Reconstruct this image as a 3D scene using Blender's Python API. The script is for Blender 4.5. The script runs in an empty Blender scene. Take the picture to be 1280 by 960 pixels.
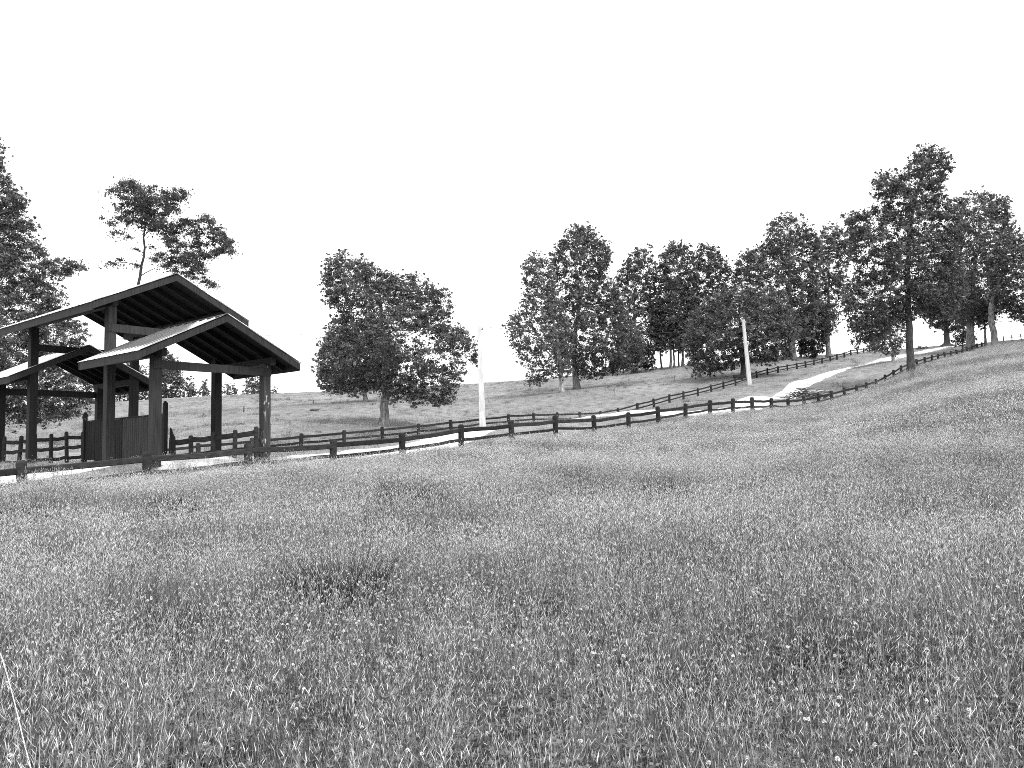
import bpy, math, random
import numpy as np
from mathutils import Vector, Matrix

# ------------------------------------------------------------------ camera, sky, sun, exposure
scene = bpy.context.scene
COL = scene.collection
FPX = 1000.0
EYE = 1.65
PITCH, ROLL = math.radians(4.848), math.radians(1.366)
cp, sp, cr, sr = math.cos(PITCH), math.sin(PITCH), math.cos(ROLL), math.sin(ROLL)
CAM = np.array([0.0, 0.0, EYE])
FW = np.array([0.0, cp, sp]); UP0 = np.array([0.0, -sp, cp]); RT0 = np.array([1.0, 0.0, 0.0])
RT = cr * RT0 - sr * UP0
UPV = sr * RT0 + cr * UP0
cam_data = bpy.data.cameras.new('camera')
cam = bpy.data.objects.new('camera', cam_data)
COL.objects.link(cam)
cam_data.sensor_width = 36.0
cam_data.lens = FPX / 1280.0 * 36.0
cam_data.clip_start = 0.05
cam_data.clip_end = 3000.0
M = Matrix.Identity(4)
for r in range(3):
    M[r][0], M[r][1], M[r][2], M[r][3] = RT[r], UPV[r], -FW[r], CAM[r]
cam.matrix_world = M
scene.camera = cam

SUN_EL, SUN_AZ = math.radians(58), math.radians(148)      # azimuth from +Y towards +X: behind the camera, to the right
world = bpy.data.worlds.new('World')
scene.world = world
world.use_nodes = True
wn, wl = world.node_tree.nodes, world.node_tree.links
bg = wn['Background']
sky = wn.new('ShaderNodeTexSky')
sky.sky_type = 'NISHITA'
sky.sun_disc = False
sky.sun_elevation = SUN_EL
sky.sun_rotation = SUN_AZ
sky.dust_density = 4.0
bw = wn.new('ShaderNodeRGBToBW')
ma = wn.new('ShaderNodeMath'); ma.operation = 'MULTIPLY_ADD'      # even, bright cloud cover over the clear sky
ma.inputs[1].default_value = 0.35
ma.inputs[2].default_value = 7.0
wl.new(sky.outputs[0], bw.inputs[0]); wl.new(bw.outputs[0], ma.inputs[0])
wl.new(ma.outputs[0], bg.inputs['Color'])
bg.inputs['Strength'].default_value = 0.125
sun_data = bpy.data.lights.new('sun', 'SUN')
sun_data.energy = 1.5
sun_data.angle = math.radians(12)
sun = bpy.data.objects.new('sun', sun_data)
COL.objects.link(sun)
sd = Vector((math.sin(SUN_AZ) * math.cos(SUN_EL), math.cos(SUN_AZ) * math.cos(SUN_EL), math.sin(SUN_EL)))
sun.rotation_euler = sd.to_track_quat('Z', 'Y').to_euler()
sun.location = (30, -40, 60)
vs = scene.view_settings
vs.view_transform = 'Standard'
vs.look = 'None'
vs.exposure = 1.0
vs.gamma = 1.0
vs.use_curve_mapping = False
scene.cycles.use_denoising = False
scene.cycles.filter_width = 0.95
scene.cycles.max_bounces = 6
scene.cycles.diffuse_bounces = 3
scene.cycles.glossy_bounces = 2
scene.cycles.transmission_bounces = 3
scene.cycles.transparent_max_bounces = 4

rng = np.random.default_rng(11)
random.seed(4)

# ------------------------------------------------------------------ helpers
def unproj(px, py, d):
    return CAM + d * (FW + (px - 640.0) / FPX * RT - (py - 480.0) / FPX * UPV)

def node_mat(name, dark, light, scale=6.0, rough=0.85, stretch=(1, 1, 1), detail=6.0, bump=0.0, spec=0.2, contrast=(0.3, 0.7), coord='Object'):
    m = bpy.data.materials.new(name)
    m.use_nodes = True
    n, l = m.node_tree.nodes, m.node_tree.links
    b = n['Principled BSDF']
    b.inputs['Roughness'].default_value = rough
    b.inputs['Specular IOR Level'].default_value = spec
    tc = n.new('ShaderNodeTexCoord'); mp = n.new('ShaderNodeMapping')
    mp.inputs['Scale'].default_value = stretch
    nz = n.new('ShaderNodeTexNoise')
    nz.inputs['Scale'].default_value = scale
    nz.inputs['Detail'].default_value = detail
    nz.inputs['Roughness'].default_value = 0.65
    rp = n.new('ShaderNodeValToRGB')
    rp.color_ramp.elements[0].position, rp.color_ramp.elements[1].position = contrast
    rp.color_ramp.elements[0].color = (dark, dark, dark, 1)
    rp.color_ramp.elements[1].color = (light, light, light, 1)
    l.new(tc.outputs[coord], mp.inputs[0]); l.new(mp.outputs[0], nz.inputs['Vector'])
    l.new(nz.outputs[0], rp.inputs[0]); l.new(rp.outputs[0], b.inputs['Base Color'])
    if bump:
        bp = n.new('ShaderNodeBump'); bp.inputs['Strength'].default_value = bump
        bp.inputs['Distance'].default_value = 0.02
        l.new(nz.outputs[0], bp.inputs['Height']); l.new(bp.outputs[0], b.inputs['Normal'])
    return m

def tone_mat(name, rough=0.7, translucent=0.3, vary=0.3, gain=1.0, gloss=0.25, island=0.0):
    """albedo from the mesh's own 'tone' attribute, varied per object or instance"""
    m = bpy.data.materials.new(name)
    m.use_nodes = True
    n, l = m.node_tree.nodes, m.node_tree.links
    b = n['Principled BSDF']; out = n['Material Output']
    b.inputs['Roughness'].default_value = rough
    b.inputs['Specular IOR Level'].default_value = gloss
    at = n.new('ShaderNodeAttribute'); at.attribute_name = 'tone'
    oi = n.new('ShaderNodeObjectInfo')
    mr = n.new('ShaderNodeMapRange')
    mr.inputs['To Min'].default_value = (1 - vary) * gain
    mr.inputs['To Max'].default_value = (1 + vary) * gain
    l.new(oi.outputs['Random'], mr.inputs['Value'])
    mu = n.new('ShaderNodeMath'); mu.operation = 'MULTIPLY'
    l.new(at.outputs['Fac'], mu.inputs[0]); l.new(mr.outputs[0], mu.inputs[1])
    last = mu
    l.new(last.outputs[0], b.inputs['Base Color'])
    tr = n.new('ShaderNodeBsdfTranslucent')
    l.new(last.outputs[0], tr.inputs['Color'])
    mx = n.new('ShaderNodeMixShader'); mx.inputs[0].default_value = translucent
    l.new(b.outputs[0], mx.inputs[1]); l.new(tr.outputs[0], mx.inputs[2])
    l.new(mx.outputs[0], out.inputs[0])
    return m

def wood_mat(name, dark, light, grain_axis=2, chalk=0.0):
    st = [26, 26, 26]; st[grain_axis] = 1.2
    m = node_mat(name, dark, light, scale=1.0, rough=0.75, stretch=tuple(st), bump=0.35, spec=0.25)
    if chalk:
        n, l = m.node_tree.nodes, m.node_tree.links
        b = n['Principled BSDF']
        src = b.inputs['Base Color'].links[0].from_socket
        tc = n.new('ShaderNodeTexCoord')
        nz = n.new('ShaderNodeTexNoise'); nz.inputs['Scale'].default_value = 6.0; nz.inputs['Detail'].default_value = 8.0
        mp = n.new('ShaderNodeMapping'); mp.inputs['Scale'].default_value = (1.6, 1.6, 0.7)
        l.new(tc.outputs['Object'], mp.inputs[0]); l.new(mp.outputs[0], nz.inputs['Vector'])
        rp = n.new('ShaderNodeValToRGB')
        rp.color_ramp.elements[0].position = 0.60; rp.color_ramp.elements[1].position = 0.70
        mx = n.new('ShaderNodeMix'); mx.data_type = 'RGBA'
        l.new(nz.outputs[0], rp.inputs[0]); l.new(rp.outputs[0], mx.inputs['Factor'])
        l.new(src, mx.inputs['A']); mx.inputs['B'].default_value = (chalk, chalk, chalk, 1)
        l.new(mx.outputs['Result'], b.inputs['Base Color'])
    return m

def raw_mesh(name, V, F, tone=None, mat=None, smooth=False, mats=None, fmat=None):
    """V (n,3); F list of index arrays with one common length, or a list of such (k,len) arrays"""
    me = bpy.data.meshes.new(name)
    Fs = F if isinstance(F, list) else [F]
    Fs = [np.asarray(f, dtype=np.int32) for f in Fs if len(f)]
    V = np.asarray(V, dtype=np.float32)
    loops = np.concatenate([f.ravel() for f in Fs])
    sizes = np.concatenate([np.full(len(f), f.shape[1], np.int32) for f in Fs])
    starts = np.concatenate([[0], np.cumsum(sizes)[:-1]]).astype(np.int32)
    me.vertices.add(len(V)); me.vertices.foreach_set('co', V.ravel())
    me.loops.add(len(loops)); me.loops.foreach_set('vertex_index', loops)
    me.polygons.add(len(sizes)); me.polygons.foreach_set('loop_start', starts); me.polygons.foreach_set('loop_total', sizes)
    if smooth:
        me.polygons.foreach_set('use_smooth', np.ones(len(sizes), dtype=bool))
    me.update(calc_edges=True)
    if tone is not None:
        a = me.attributes.new('tone', 'FLOAT', 'POINT')
        a.data.foreach_set('value', np.asarray(tone, dtype=np.float32))
    for x in (mats or ([mat] if mat else [])):
        me.materials.append(x)
    if fmat is not None:
        me.polygons.foreach_set('material_index', np.asarray(fmat, dtype=np.int32))
    me.validate()
    return me

class MB:
    """collects boxes, bars and tubes, then links them as one mesh object"""
    def __init__(self):
        self.v = []; self.f = []; self.n = 0; self.tones = []
    def add(self, V, F, tone=0.5):
        V = np.asarray(V, float)
        self.v.append(V)
        for f in F:
            self.f.append([i + self.n for i in f])
        self.n += len(V)
        self.tones.append(np.full(len(V), tone))
    def hexa(self, c, bev=0.0, tone=0.5):
        """c: 8 corners, bottom ring 0-3 then top ring 4-7"""
        self.add(c, [(3, 2, 1, 0), (4, 5, 6, 7), (0, 1, 5, 4), (1, 2, 6, 5), (2, 3, 7, 6), (3, 0, 4, 7)], tone)
    def box(self, lo, hi, tone=0.5):
        (a, b, c), (d, e, f) = lo, hi
        self.hexa([(a, b, c), (d, b, c), (d, e, c), (a, e, c), (a, b, f), (d, b, f), (d, e, f), (a, e, f)], tone=tone)
    def bar(self, p, q, w, h, up=(0, 0, 1), tone=0.5):
        """a beam from p to q, w wide sideways and h high, p-q on its middle line"""
        p, q, up = np.array(p, float), np.array(q, float), np.array(up, float)
        t = (q - p) / np.linalg.norm(q - p)
        s = np.cross(t, up); s /= np.linalg.norm(s)
        u = np.cross(s, t)
        s *= w / 2; u *= h / 2
        self.hexa([p - s - u, p + s - u, q + s - u, q - s - u, p - s + u, p + s + u, q + s + u, q - s + u], tone=tone)
    def tube(self, pts, rad, seg=8, tone=0.5, cap=True):
        pts = np.asarray(pts, float); n = len(pts)
        rad = np.broadcast_to(np.asarray(rad, float), (n,))
        tg = np.gradient(pts, axis=0) if n > 1 else np.array([[0, 0, 1.]])
        tg /= np.linalg.norm(tg, axis=1)[:, None] + 1e-9
        ref = np.array([0, 0, 1.]) if abs(tg[0][2]) < 0.8 else np.array([1., 0, 0])
        V = []
        for i in range(n):
            a = np.cross(tg[i], ref); a /= np.linalg.norm(a) + 1e-9
            b = np.cross(tg[i], a)
            for k in range(seg):
                t = 2 * math.pi * k / seg
                V.append(pts[i] + rad[i] * (math.cos(t) * a + math.sin(t) * b))
        F = []
        for i in range(n - 1):
            for k in range(seg):
                k2 = (k + 1) % seg
                F.append((i * seg + k, i * seg + k2, (i + 1) * seg + k2, (i + 1) * seg + k))
        if cap:
            F.append(tuple(range(seg))[::-1]); F.append(tuple((n - 1) * seg + k for k in range(seg)))
        self.add(V, F, tone)
    def lathe(self, base, prof, seg=12, tone=0.5, jitter=0.0):
        base = np.array(base, float)
        V = []
        for (r, z) in prof:
            for k in range(seg):
                t = 2 * math.pi * k / seg
                rr = r * (1 + jitter * math.sin(3 * t + z))
                V.append(base + np.array([rr * math.cos(t), rr * math.sin(t), z]))
        n = len(prof); F = []
        for i in range(n - 1):
            for k in range(seg):
                k2 = (k + 1) % seg
                F.append((i * seg + k, i * seg + k2, (i + 1) * seg + k2, (i + 1) * seg + k))
        F.append(tuple(range(seg))[::-1]); F.append(tuple((n - 1) * seg + k for k in range(seg)))
        self.add(V, F, tone)
    def build(self, name, mat, parent=None, smooth=False, bevel=0.0):
        me = bpy.data.meshes.new(name)
        V = np.concatenate(self.v)
        me.from_pydata(V.tolist(), [], self.f)
        if smooth:
            me.polygons.foreach_set('use_smooth', np.ones(len(self.f), dtype=bool))
        a = me.attributes.new('tone', 'FLOAT', 'POINT')
        a.data.foreach_set('value', np.concatenate(self.tones).astype(np.float32))
        me.materials.append(mat)
        o = link(name, me, parent)
        if bevel:
            bv = o.modifiers.new('bevel', 'BEVEL'); bv.width = bevel; bv.segments = 2; bv.limit_method = 'ANGLE'
        return o

def link(name, me, parent=None):
    o = bpy.data.objects.new(name, me)
    COL.objects.link(o)
    if parent is not None:
        o.parent = parent
        o.matrix_parent_inverse = Matrix.Identity(4)
    return o

def thing(name, label, cat, loc=(0, 0, 0), group=None, rotz=0.0):
    o = bpy.data.objects.new(name, None)
    COL.objects.link(o)
    o.empty_display_size = 0.2
    o.location = tuple(float(x) for x in loc)
    o.rotation_euler = (0, 0, rotz)
    tag(o, label, cat, group)
    return o

def tag(o, label=None, cat=None, group=None, kind=None):
    if label: o['label'] = label
    if cat: o['category'] = cat
    if group: o['group'] = group
    if kind: o['kind'] = kind
    return o

# ------------------------------------------------------------------ where things stand (measured)
D0N, D0F = 26.5, 46.0
near_px = [(30, 575), (184, 563), (311, 553.7), (416, 548), (503, 540.6), (576, 530.5), (639.5, 525), (694, 520), (742.5, 518.5), (785, 514.5),
           (822.5, 508.6), (856, 503.6), (886.5, 500), (915, 498), (940, 497), (963.5, 497), (985, 497.6), (1005, 495.6), (1022.5, 492),
           (1039.5, 488.4), (1055, 484.5), (1070, 481), (1082.5, 477.5), (1095, 474), (1106, 468.5), (1117, 462), (1126, 456.5), (1136, 452),
           (1146, 448.5), (1155.5, 446), (1164, 443.7), (1172, 442), (1181, 440), (1188, 439), (1196, 437), (1203, 436), (1208.5, 433.5),
           (1215, 431.5), (1221, 429), (1227, 427.5), (1233, 426)]
near_d = [D0N * (1 + 0.0904 * (i - 3)) for i in range(len(near_px))]
near_top = [unproj(x, y, d) for (x, y), d in zip(near_px, near_d)]
dirn = near_top[1] - near_top[0]
near_top = [near_top[0] - dirn * k for k in (2, 1)] + near_top                     # two more bays, out of the frame
HN = 1.0
def hn(i):
    return .86 + .14 * min(1, max(0, (i - 4) / 4)) - .13 * min(1, max(0, (i - 11) / 6))              # the fence stands a little lower on the left
far_px = [(316, 547.5), (376, 542), (430, 537.5), (478, 533.5), (523, 529.4), (564, 525), (602, 521), (635.5, 517.5), (667, 515.5), (696.5, 515.5),
          (724.5, 514.5), (750.5, 513.5), (773, 509.5), (796, 503.5), (817, 498), (836.5, 493), (854, 489), (872, 485), (889, 480.5), (904, 476.7),
          (919, 472.8), (933.6, 468), (945.8, 463.6), (959, 460.3), (972, 457.5), (984, 455.6), (996, 453.3), (1006.7, 451.4), (1017, 449.4),
          (1027.3, 447), (1037.5, 444.7), (1046, 442.3), (1055, 440), (1063.3, 437), (1071.6, 436), (1079.4, 434.8), (1087, 434.2), (1095, 433.8),
          (1102, 433.5), (1109, 433)]
far_px = [(173, 561), (248, 553.5)] + far_px
far_d = [D0F * (1 + 0.0523 * (i - 3)) for i in range(len(far_px))]
far_top = [unproj(x, y, d) for (x, y), d in zip(far_px, far_d)]
HF = 0.85

# the pavilion's own axes: e runs along the ridges away from the camera, g across them
SC = 0.9
TH = math.radians(51.366)
EX = np.array([-math.sin(TH), math.cos(TH), 0.0]); GX = np.array([math.cos(TH), math.sin(TH), 0.0])
PO = np.array([-9.409 * SC, 26.278 * SC, 0.0])
PAD = EYE - 0.03
E0, E1, E2, E3, GS = 0.799 * SC, 3.935 * SC, 10.409 * SC, 13.647 * SC, 1.8
def PW(e, g, z):
    """pavilion coordinates to world; z above the camera's eye level"""
    return PO + EX * e + GX * g + np.array([0, 0, EYE + z])

# ------------------------------------------------------------------ terrain through the measured ground points
ctrl = []
def cpt(x, y, z): ctrl.append((x, y, z))
def cpx(px, py, d):
    p = unproj(px, py, d); cpt(*p)
for i, p in enumerate(near_top):
    cpt(p[0], p[1], p[2] - hn(i))
for p in far_top:
    cpt(p[0], p[1], p[2] - HF)
for i in range(2, len(near_top), 3):                                      # the meadow dips a little before it climbs to the fence
    q = near_top[i]; zf = q[2] - hn(i)
    pw = 1.55 if i < 12 else 1.55 - .4 * min(1, (i - 12) / 16)
    for t in (.3, .55, .78, .92):
        cpt(q[0] * t, q[1] * t, zf * t ** pw)
for e in (1.0, 3.5, 8.0, 12.5):
    for g in (-1.5, 2.0):
        q = PW(e, g, 0); cpt(q[0], q[1], PAD)
for (x, y, z) in [(0, 0, 0), (-6, 0, -.1), (7, 0, .25), (0, -8, -.3), (-15, -8, -.6), (15, -8, .2), (-30, 0, -.4), (30, 0, 1.6), (30, 30, 3.4), (60, 60, 8.6),
                  (60, 10, 3.5), (0, -60, -2), (-60, -60, -4), (60, -60, 0), (-12, 8, -.1), (12, 25, 1.9), (90, 90, 11.5)]:
    cpt(x, y, z)
skyline = [(-250, 522, 190), (0, 513, 190), (117, 507, 190), (206, 500, 190), (263, 496, 185), (324, 493, 180), (380, 491, 175), (440, 489, 170), (500, 486, 165), (580, 481.5, 155),
           (605, 479, 150), (653, 476, 145), (715, 470, 142), (781, 463, 140), (816, 461, 138), (877, 455.5, 135), (925, 453, 132), (962, 448.5, 130), (1008, 446, 130),
           (1180, 432.5, 142), (1245, 427.5, 118), (1280, 425, 114), (1360, 421, 112), (1500, 420, 112)]
for (x, y, d) in skyline:
    cpx(x, y, d)
    p = unproj(x, y, d * 1.22); cpt(p[0], p[1], p[2] - 0.012 * d * 1.22)
    p = unproj(x, y, d * 1.8); cpt(p[0], p[1], p[2] - 0.05 * d * 1.8)
    p = unproj(x, y, d * 3.2); cpt(p[0], p[1], p[2] - 0.07 * d * 3.2)
trees_base = {'T3': (480, 530, 55), 'T4': (457, 502, 100), 'T5': (702, 490.5, 98), 'T6': (721, 487, 105), 'T9': (930, 471, 97), 'T10': (991, 449, 116), 'T14': (1139.5, 476, 74),
              'T13': (1117, 451, 92)}
for (x, y, d) in trees_base.values():
    cpx(x, y, d)
poles_px = {1: (603.5, 538, 52.5), 2: (937, 480.5, 86)}
for (x, y, d) in poles_px.values():
    cpx(x, y, d)
road_px = [(500, 557, 34), (903, 509, 51), (950, 495.5, 64), (1000, 480, 82), (1050, 463.5, 96), (1100, 452, 111), (1150, 441.5, 124), (1182, 434.5, 134)]
for (x, y, d) in road_px[2:]:
    cpx(x, y, d)
_nd = (near_top[16] - near_top[4])[:2]; _nd /= np.hypot(*_nd); _nn = np.array([-_nd[1], _nd[0]])
for i in range(9, 14):                                                     # grassy bank between fence and road
    q = near_top[i]; a_ = q[:2] + _nn * 2.2; b_ = q[:2] + _nn * 7.0
    cpt(a_[0], a_[1], q[2] - hn(i) + .62); cpt(b_[0], b_[1], q[2] - hn(i) + .25)
for (x, y, d) in [(150, 524, 110), (300, 512, 110), (400, 505, 120), (300, 530, 70), (150, 545, 70), (-100, 560, 60), (600, 500, 100), (800, 480, 100), (850, 470, 112)]:
    cpx(x, y, d)
ctrl = np.array(ctrl)
CS = 50.0
def _phi(r2):
    return 0.5 * r2 * np.log(r2 + 1e-9)
_cx = ctrl[:, :2] / CS
_n = len(_cx)
_K = _phi(((_cx[:, None, :] - _cx[None, :, :]) ** 2).sum(-1)) + np.eye(_n) * 2e-4
_P = np.hstack([np.ones((_n, 1)), _cx])
_A = np.block([[_K, _P], [_P.T, np.zeros((3, 3))]])
_w = np.linalg.solve(_A, np.concatenate([ctrl[:, 2], np.zeros(3)]))
def tz(x, y):
    x = np.atleast_1d(np.asarray(x, float)); y = np.atleast_1d(np.asarray(y, float))
    out = np.empty(x.shape)
    q = np.stack([x.ravel(), y.ravel()], 1) / CS
    o = out.ravel()
    for i in range(0, len(q), 20000):
        b = q[i:i + 20000]
        k = _phi(((b[:, None, :] - _cx[None]) ** 2).sum(-1))
        o[i:i + 20000] = k @ _w[:_n] + _w[_n] + b @ _w[_n + 1:]
    und = 0.05 * np.sin(x * 0.9 + 1.3 * np.sin(y * 0.35)) * np.sin(y * 0.7 + 0.6) + 0.02 * np.sin(x * 2.3 + y * 1.7)
    return out.reshape(x.shape) + und * np.clip(np.hypot(x, y) / 6, 0, 1)
def tz1(x, y): return float(tz(x, y)[0])

# signed side of the near fence: positive = the meadow the camera stands in
near_xy = np.array([[p[0], p[1]] for p in near_top])
_ext = near_xy[-1] - near_xy[-4]
tail_px = [(1244, 425.5, 117), (1254.6, 425, 117), (1265, 424.5, 116), (1276.5, 424, 115), (1289, 423.5, 114), (1302, 423, 113)]
far_xy = np.array([[p[0], p[1]] for p in far_top])
def seg_side(P, poly):
    """signed distance from points to a polyline extended at both ends; positive on the right of its direction"""
    a = poly[:-1].copy(); b = poly[1:].copy()
    a[0] -= (b[0] - a[0]) * 200; b[-1] += (b[-1] - a[-1]) * 200
    best = np.full(len(P), 1e9); sgn = np.ones(len(P))
    for i in range(len(a)):
        d = b[i] - a[i]; L = (d ** 2).sum()
        t = np.clip(((P - a[i]) @ d) / L, 0, 1)
        c = a[i] + t[:, None] * d
        r = P - c; dist = np.hypot(r[:, 0], r[:, 1])
        cross = d[1] * r[:, 0] - d[0] * r[:, 1]
        m = dist < best
        best[m] = dist[m]; sgn[m] = np.sign(cross[m])
    return best * sgn

# road centre line and half width
ndir = (near_xy[12] - near_xy[2]); ndir /= np.hypot(*ndir)
nnor = np.array([-ndir[1], ndir[0]])                        # from the near fence towards the far one
road_pts = []
for k, off in [(-6, 3.6), (-3, 3.4), (0, 2.9), (1.5, 2.7), (2.7, 3.0), (4.4, 6.2), (6, 7.0), (6.6, 5.4), (7.5, 2.9), (8.5, 1.5), (9.5, 1.05), (10.6, 1.15), (12.1, 2.1)]:
    i = 2 + k + 3
    base = near_xy[2] + (k + 3) * (near_xy[12] - near_xy[2]) / 10.0
    road_pts.append(base + nnor * off)
for (x, y, d) in road_px[2:]:
    p = unproj(x, y, d); road_pts.append(np.array([p[0], p[1]]))
road_pts.append(road_pts[-1] + (road_pts[-1] - road_pts[-2]) * 3)
road_pts = np.array(road_pts)
def smooth_poly(P, n=8):
    out = []
    Q = np.vstack([2 * P[0] - P[1], P, 2 * P[-1] - P[-2]])
    for i in range(1, len(Q) - 2):
        for t in np.linspace(0, 1, n, endpoint=False):
            a, b, c, d = Q[i - 1], Q[i], Q[i + 1], Q[i + 2]
            out.append(0.5 * ((2 * b) + (c - a) * t + (2 * a - 5 * b + 4 * c - d) * t * t + (3 * b - a - 3 * c + d) * t ** 3))
    out.append(P[-1])
    return np.array(out)
road_c = smooth_poly(road_pts, 10)
RW = 1.5
def pav_eg(P):
    r = P - PO[:2]
    return r @ EX[:2], r @ GX[:2]
def on_road(P, extra=0.0):
    return np.abs(seg_side(P, road_c)) < RW + extra
def on_pad(P, m=0.0):
    e, g = pav_eg(P)
    return (e > -0.9 - m) & (e < E3 + 1.2 + m) & (g > -1.3 - m) & (g < 3.6 + m)

# ground sheet: rings that widen with distance, finer ahead of the camera
ang = np.concatenate([np.linspace(-48, 48, 420), np.linspace(48, 312, 120)[1:-1]]) * math.pi / 180
rad = np.concatenate([[0.0], np.geomspace(0.6, 900, 300)])
A_, R_ = np.meshgrid(ang, rad[1:])
GXs, GYs = R_ * np.sin(A_), R_ * np.cos(A_)
gz = tz(GXs, GYs)
na, nr = len(ang), len(rad) - 1
V = np.vstack([[[0, 0, tz1(0, 0)]], np.stack([GXs.ravel(), GYs.ravel(), gz.ravel()], 1)])
idx = 1 + np.arange(nr * na).reshape(nr, na)
nx = np.roll(idx, -1, axis=1)
Fq = np.stack([idx[:-1].ravel(), idx[1:].ravel(), nx[1:].ravel(), nx[:-1].ravel()], 1)[:, ::-1]
Ft = np.stack([np.zeros(na, int), idx[0], nx[0]], 1)[:, ::-1]
Pxy = V[:, :2]
side = seg_side(Pxy, near_xy)
zone = np.clip(0.5 + side / 0.8, 0, 1)                        # 1 = meadow soil and thatch, 0 = grazed pasture
pad_m = on_pad(Pxy, 0.5).astype(float)

def ground_material():
    m = bpy.data.materials.new('turf')
    m.use_nodes = True
    n, l = m.node_tree.nodes, m.node_tree.links
    b = n['Principled BSDF']; b.inputs['Roughness'].default_value = 0.95; b.inputs['Specular IOR Level'].default_value = 0.05
    tc = n.new('ShaderNodeTexCoord')
    def noise(s, d=6):
        z = n.new('ShaderNodeTexNoise'); z.inputs['Scale'].default_value = s; z.inputs['Detail'].default_value = d
        z.inputs['Roughness'].default_value = 0.7
        l.new(tc.outputs['Object'], z.inputs['Vector']); return z
    def ramp(src, a, b_, lo, hi):
        r = n.new('ShaderNodeMapRange'); r.inputs['From Min'].default_value = a; r.inputs['From Max'].default_value = b_
        r.inputs['To Min'].default_value = lo; r.inputs['To Max'].default_value = hi
        l.new(src, r.inputs['Value']); return r
    big = ramp(noise(0.045, 5).outputs[0], .3, .7, .74, 1.26)
    fine = ramp(noise(1.3, 8).outputs[0], .3, .72, .6, 1.35)
    past = n.new('ShaderNodeMath'); past.operation = 'MULTIPLY'
    l.new(big.outputs[0], past.inputs[0]); l.new(fine.outputs[0], past.inputs[1])
    p2 = n.new('ShaderNodeMath'); p2.operation = 'MULTIPLY'; p2.inputs[1].default_value = 0.205
    l.new(past.outputs[0], p2.inputs[0])
    soil = ramp(noise(9, 6).outputs[0], .3, .7, .05, .13)
    grav = ramp(noise(14, 6).outputs[0], .3, .7, .42, .62)
    z1 = n.new('ShaderNodeAttribute'); z1.attribute_name = 'zone'
    z2 = n.new('ShaderNodeAttribute'); z2.attribute_name = 'yard'
    m1 = n.new('ShaderNodeMix'); m1.data_type = 'FLOAT'
    l.new(z1.outputs['Fac'], m1.inputs[0]); l.new(p2.outputs[0], m1.inputs[2]); l.new(soil.outputs[0], m1.inputs[3])
    m2 = n.new('ShaderNodeMix'); m2.data_type = 'FLOAT'
    l.new(z2.outputs['Fac'], m2.inputs[0]); l.new(m1.outputs[0], m2.inputs[2]); l.new(grav.outputs[0], m2.inputs[3])
    l.new(m2.outputs[0], b.inputs['Base Color'])
    bp = n.new('ShaderNodeBump'); bp.inputs['Strength'].default_value = 0.5; bp.inputs['Distance'].default_value = 0.08
    l.new(noise(2.2, 8).outputs[0], bp.inputs['Height']); l.new(bp.outputs[0], b.inputs['Normal'])
    return m
me = raw_mesh('ground', V, [Fq, Ft], mat=ground_material(), smooth=True)
for nm, arr in (('zone', zone), ('yard', pad_m)):
    a = me.attributes.new(nm, 'FLOAT', 'POINT'); a.data.foreach_set('value', arr.astype(np.float32))
ground = link('ground', me); ground['kind'] = 'structure'

# gravel road, a sheet on the ground with ragged edges
M_gravel = node_mat('gravel', 0.40, 0.68, scale=3.0, rough=0.95, detail=10, bump=0.4, spec=0.05, contrast=(.32, .62))
tg = np.gradient(road_c, axis=0); tg /= np.hypot(tg[:, 0], tg[:, 1])[:, None]
nn_ = np.stack([-tg[:, 1], tg[:, 0]], 1)
ks = np.linspace(-1, 1, 15)
rv = []
for i, (c, nv) in enumerate(zip(road_c, nn_)):
    wob = RW * (1 if i < 55 else .78) * (1 + 0.12 * math.sin(i * 0.9) + 0.08 * math.sin(i * 2.3 + 1))
    for kk in ks:
        rv.append(c + nv * kk * wob)
rv = np.array(rv)
rz = tz(rv[:, 0], rv[:, 1]) + 0.035 + 0.03 * (1 - np.tile(np.abs(ks), len(road_c)) ** 4) - np.tile(0.05 * (np.abs(ks) > .99), len(road_c))
ri = np.arange(len(rv)).reshape(len(road_c), len(ks))
rf = np.stack([ri[:-1, :-1].ravel(), ri[:-1, 1:].ravel(), ri[1:, 1:].ravel(), ri[1:, :-1].ravel()], 1)[:, ::-1]
road = link('road', raw_mesh('road', np.column_stack([rv, rz]), rf, mat=M_gravel, smooth=True)); road['kind'] = 'structure'

# ------------------------------------------------------------------ materials
M_wood = wood_mat('dark_timber', 0.005, 0.018)
M_wood_front = wood_mat('weathered_timber', 0.008, 0.038, chalk=0.0)
M_wood_chalk = wood_mat('flaking_timber', 0.015, 0.06, chalk=0.4)
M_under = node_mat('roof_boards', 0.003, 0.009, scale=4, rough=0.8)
M_rail = node_mat('fence_timber', 0.008, 0.032, scale=5, rough=0.85, stretch=(1, 1, 3), bump=0.3)
def object_vary(m, lo, hi):
    n, l = m.node_tree.nodes, m.node_tree.links
    b = n['Principled BSDF']; src = b.inputs['Base Color'].links[0].from_socket
    oi = n.new('ShaderNodeObjectInfo'); mr = n.new('ShaderNodeMapRange'); mr.inputs['To Min'].default_value = lo; mr.inputs['To Max'].default_value = hi
    mu = n.new('ShaderNodeVectorMath'); mu.operation = 'SCALE'
    l.new(oi.outputs['Random'], mr.inputs['Value']); l.new(src, mu.inputs[0]); l.new(mr.outputs[0], mu.inputs['Scale']); l.new(mu.outputs[0], b.inputs['Base Color'])
object_vary(M_rail, .6, 1.5)
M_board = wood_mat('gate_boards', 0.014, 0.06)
M_board_shade = wood_mat('shaded_gate_boards', 0.005, 0.018)  # left leaf's shade from a different tilt, painted in as darker boards
M_pole = node_mat('concrete', 0.42, 0.66, scale=3, rough=0.85, stretch=(2, 2, .5), bump=0.1)
M_iron = node_mat('dark_iron', 0.015, 0.04, scale=10, rough=0.5)
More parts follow.
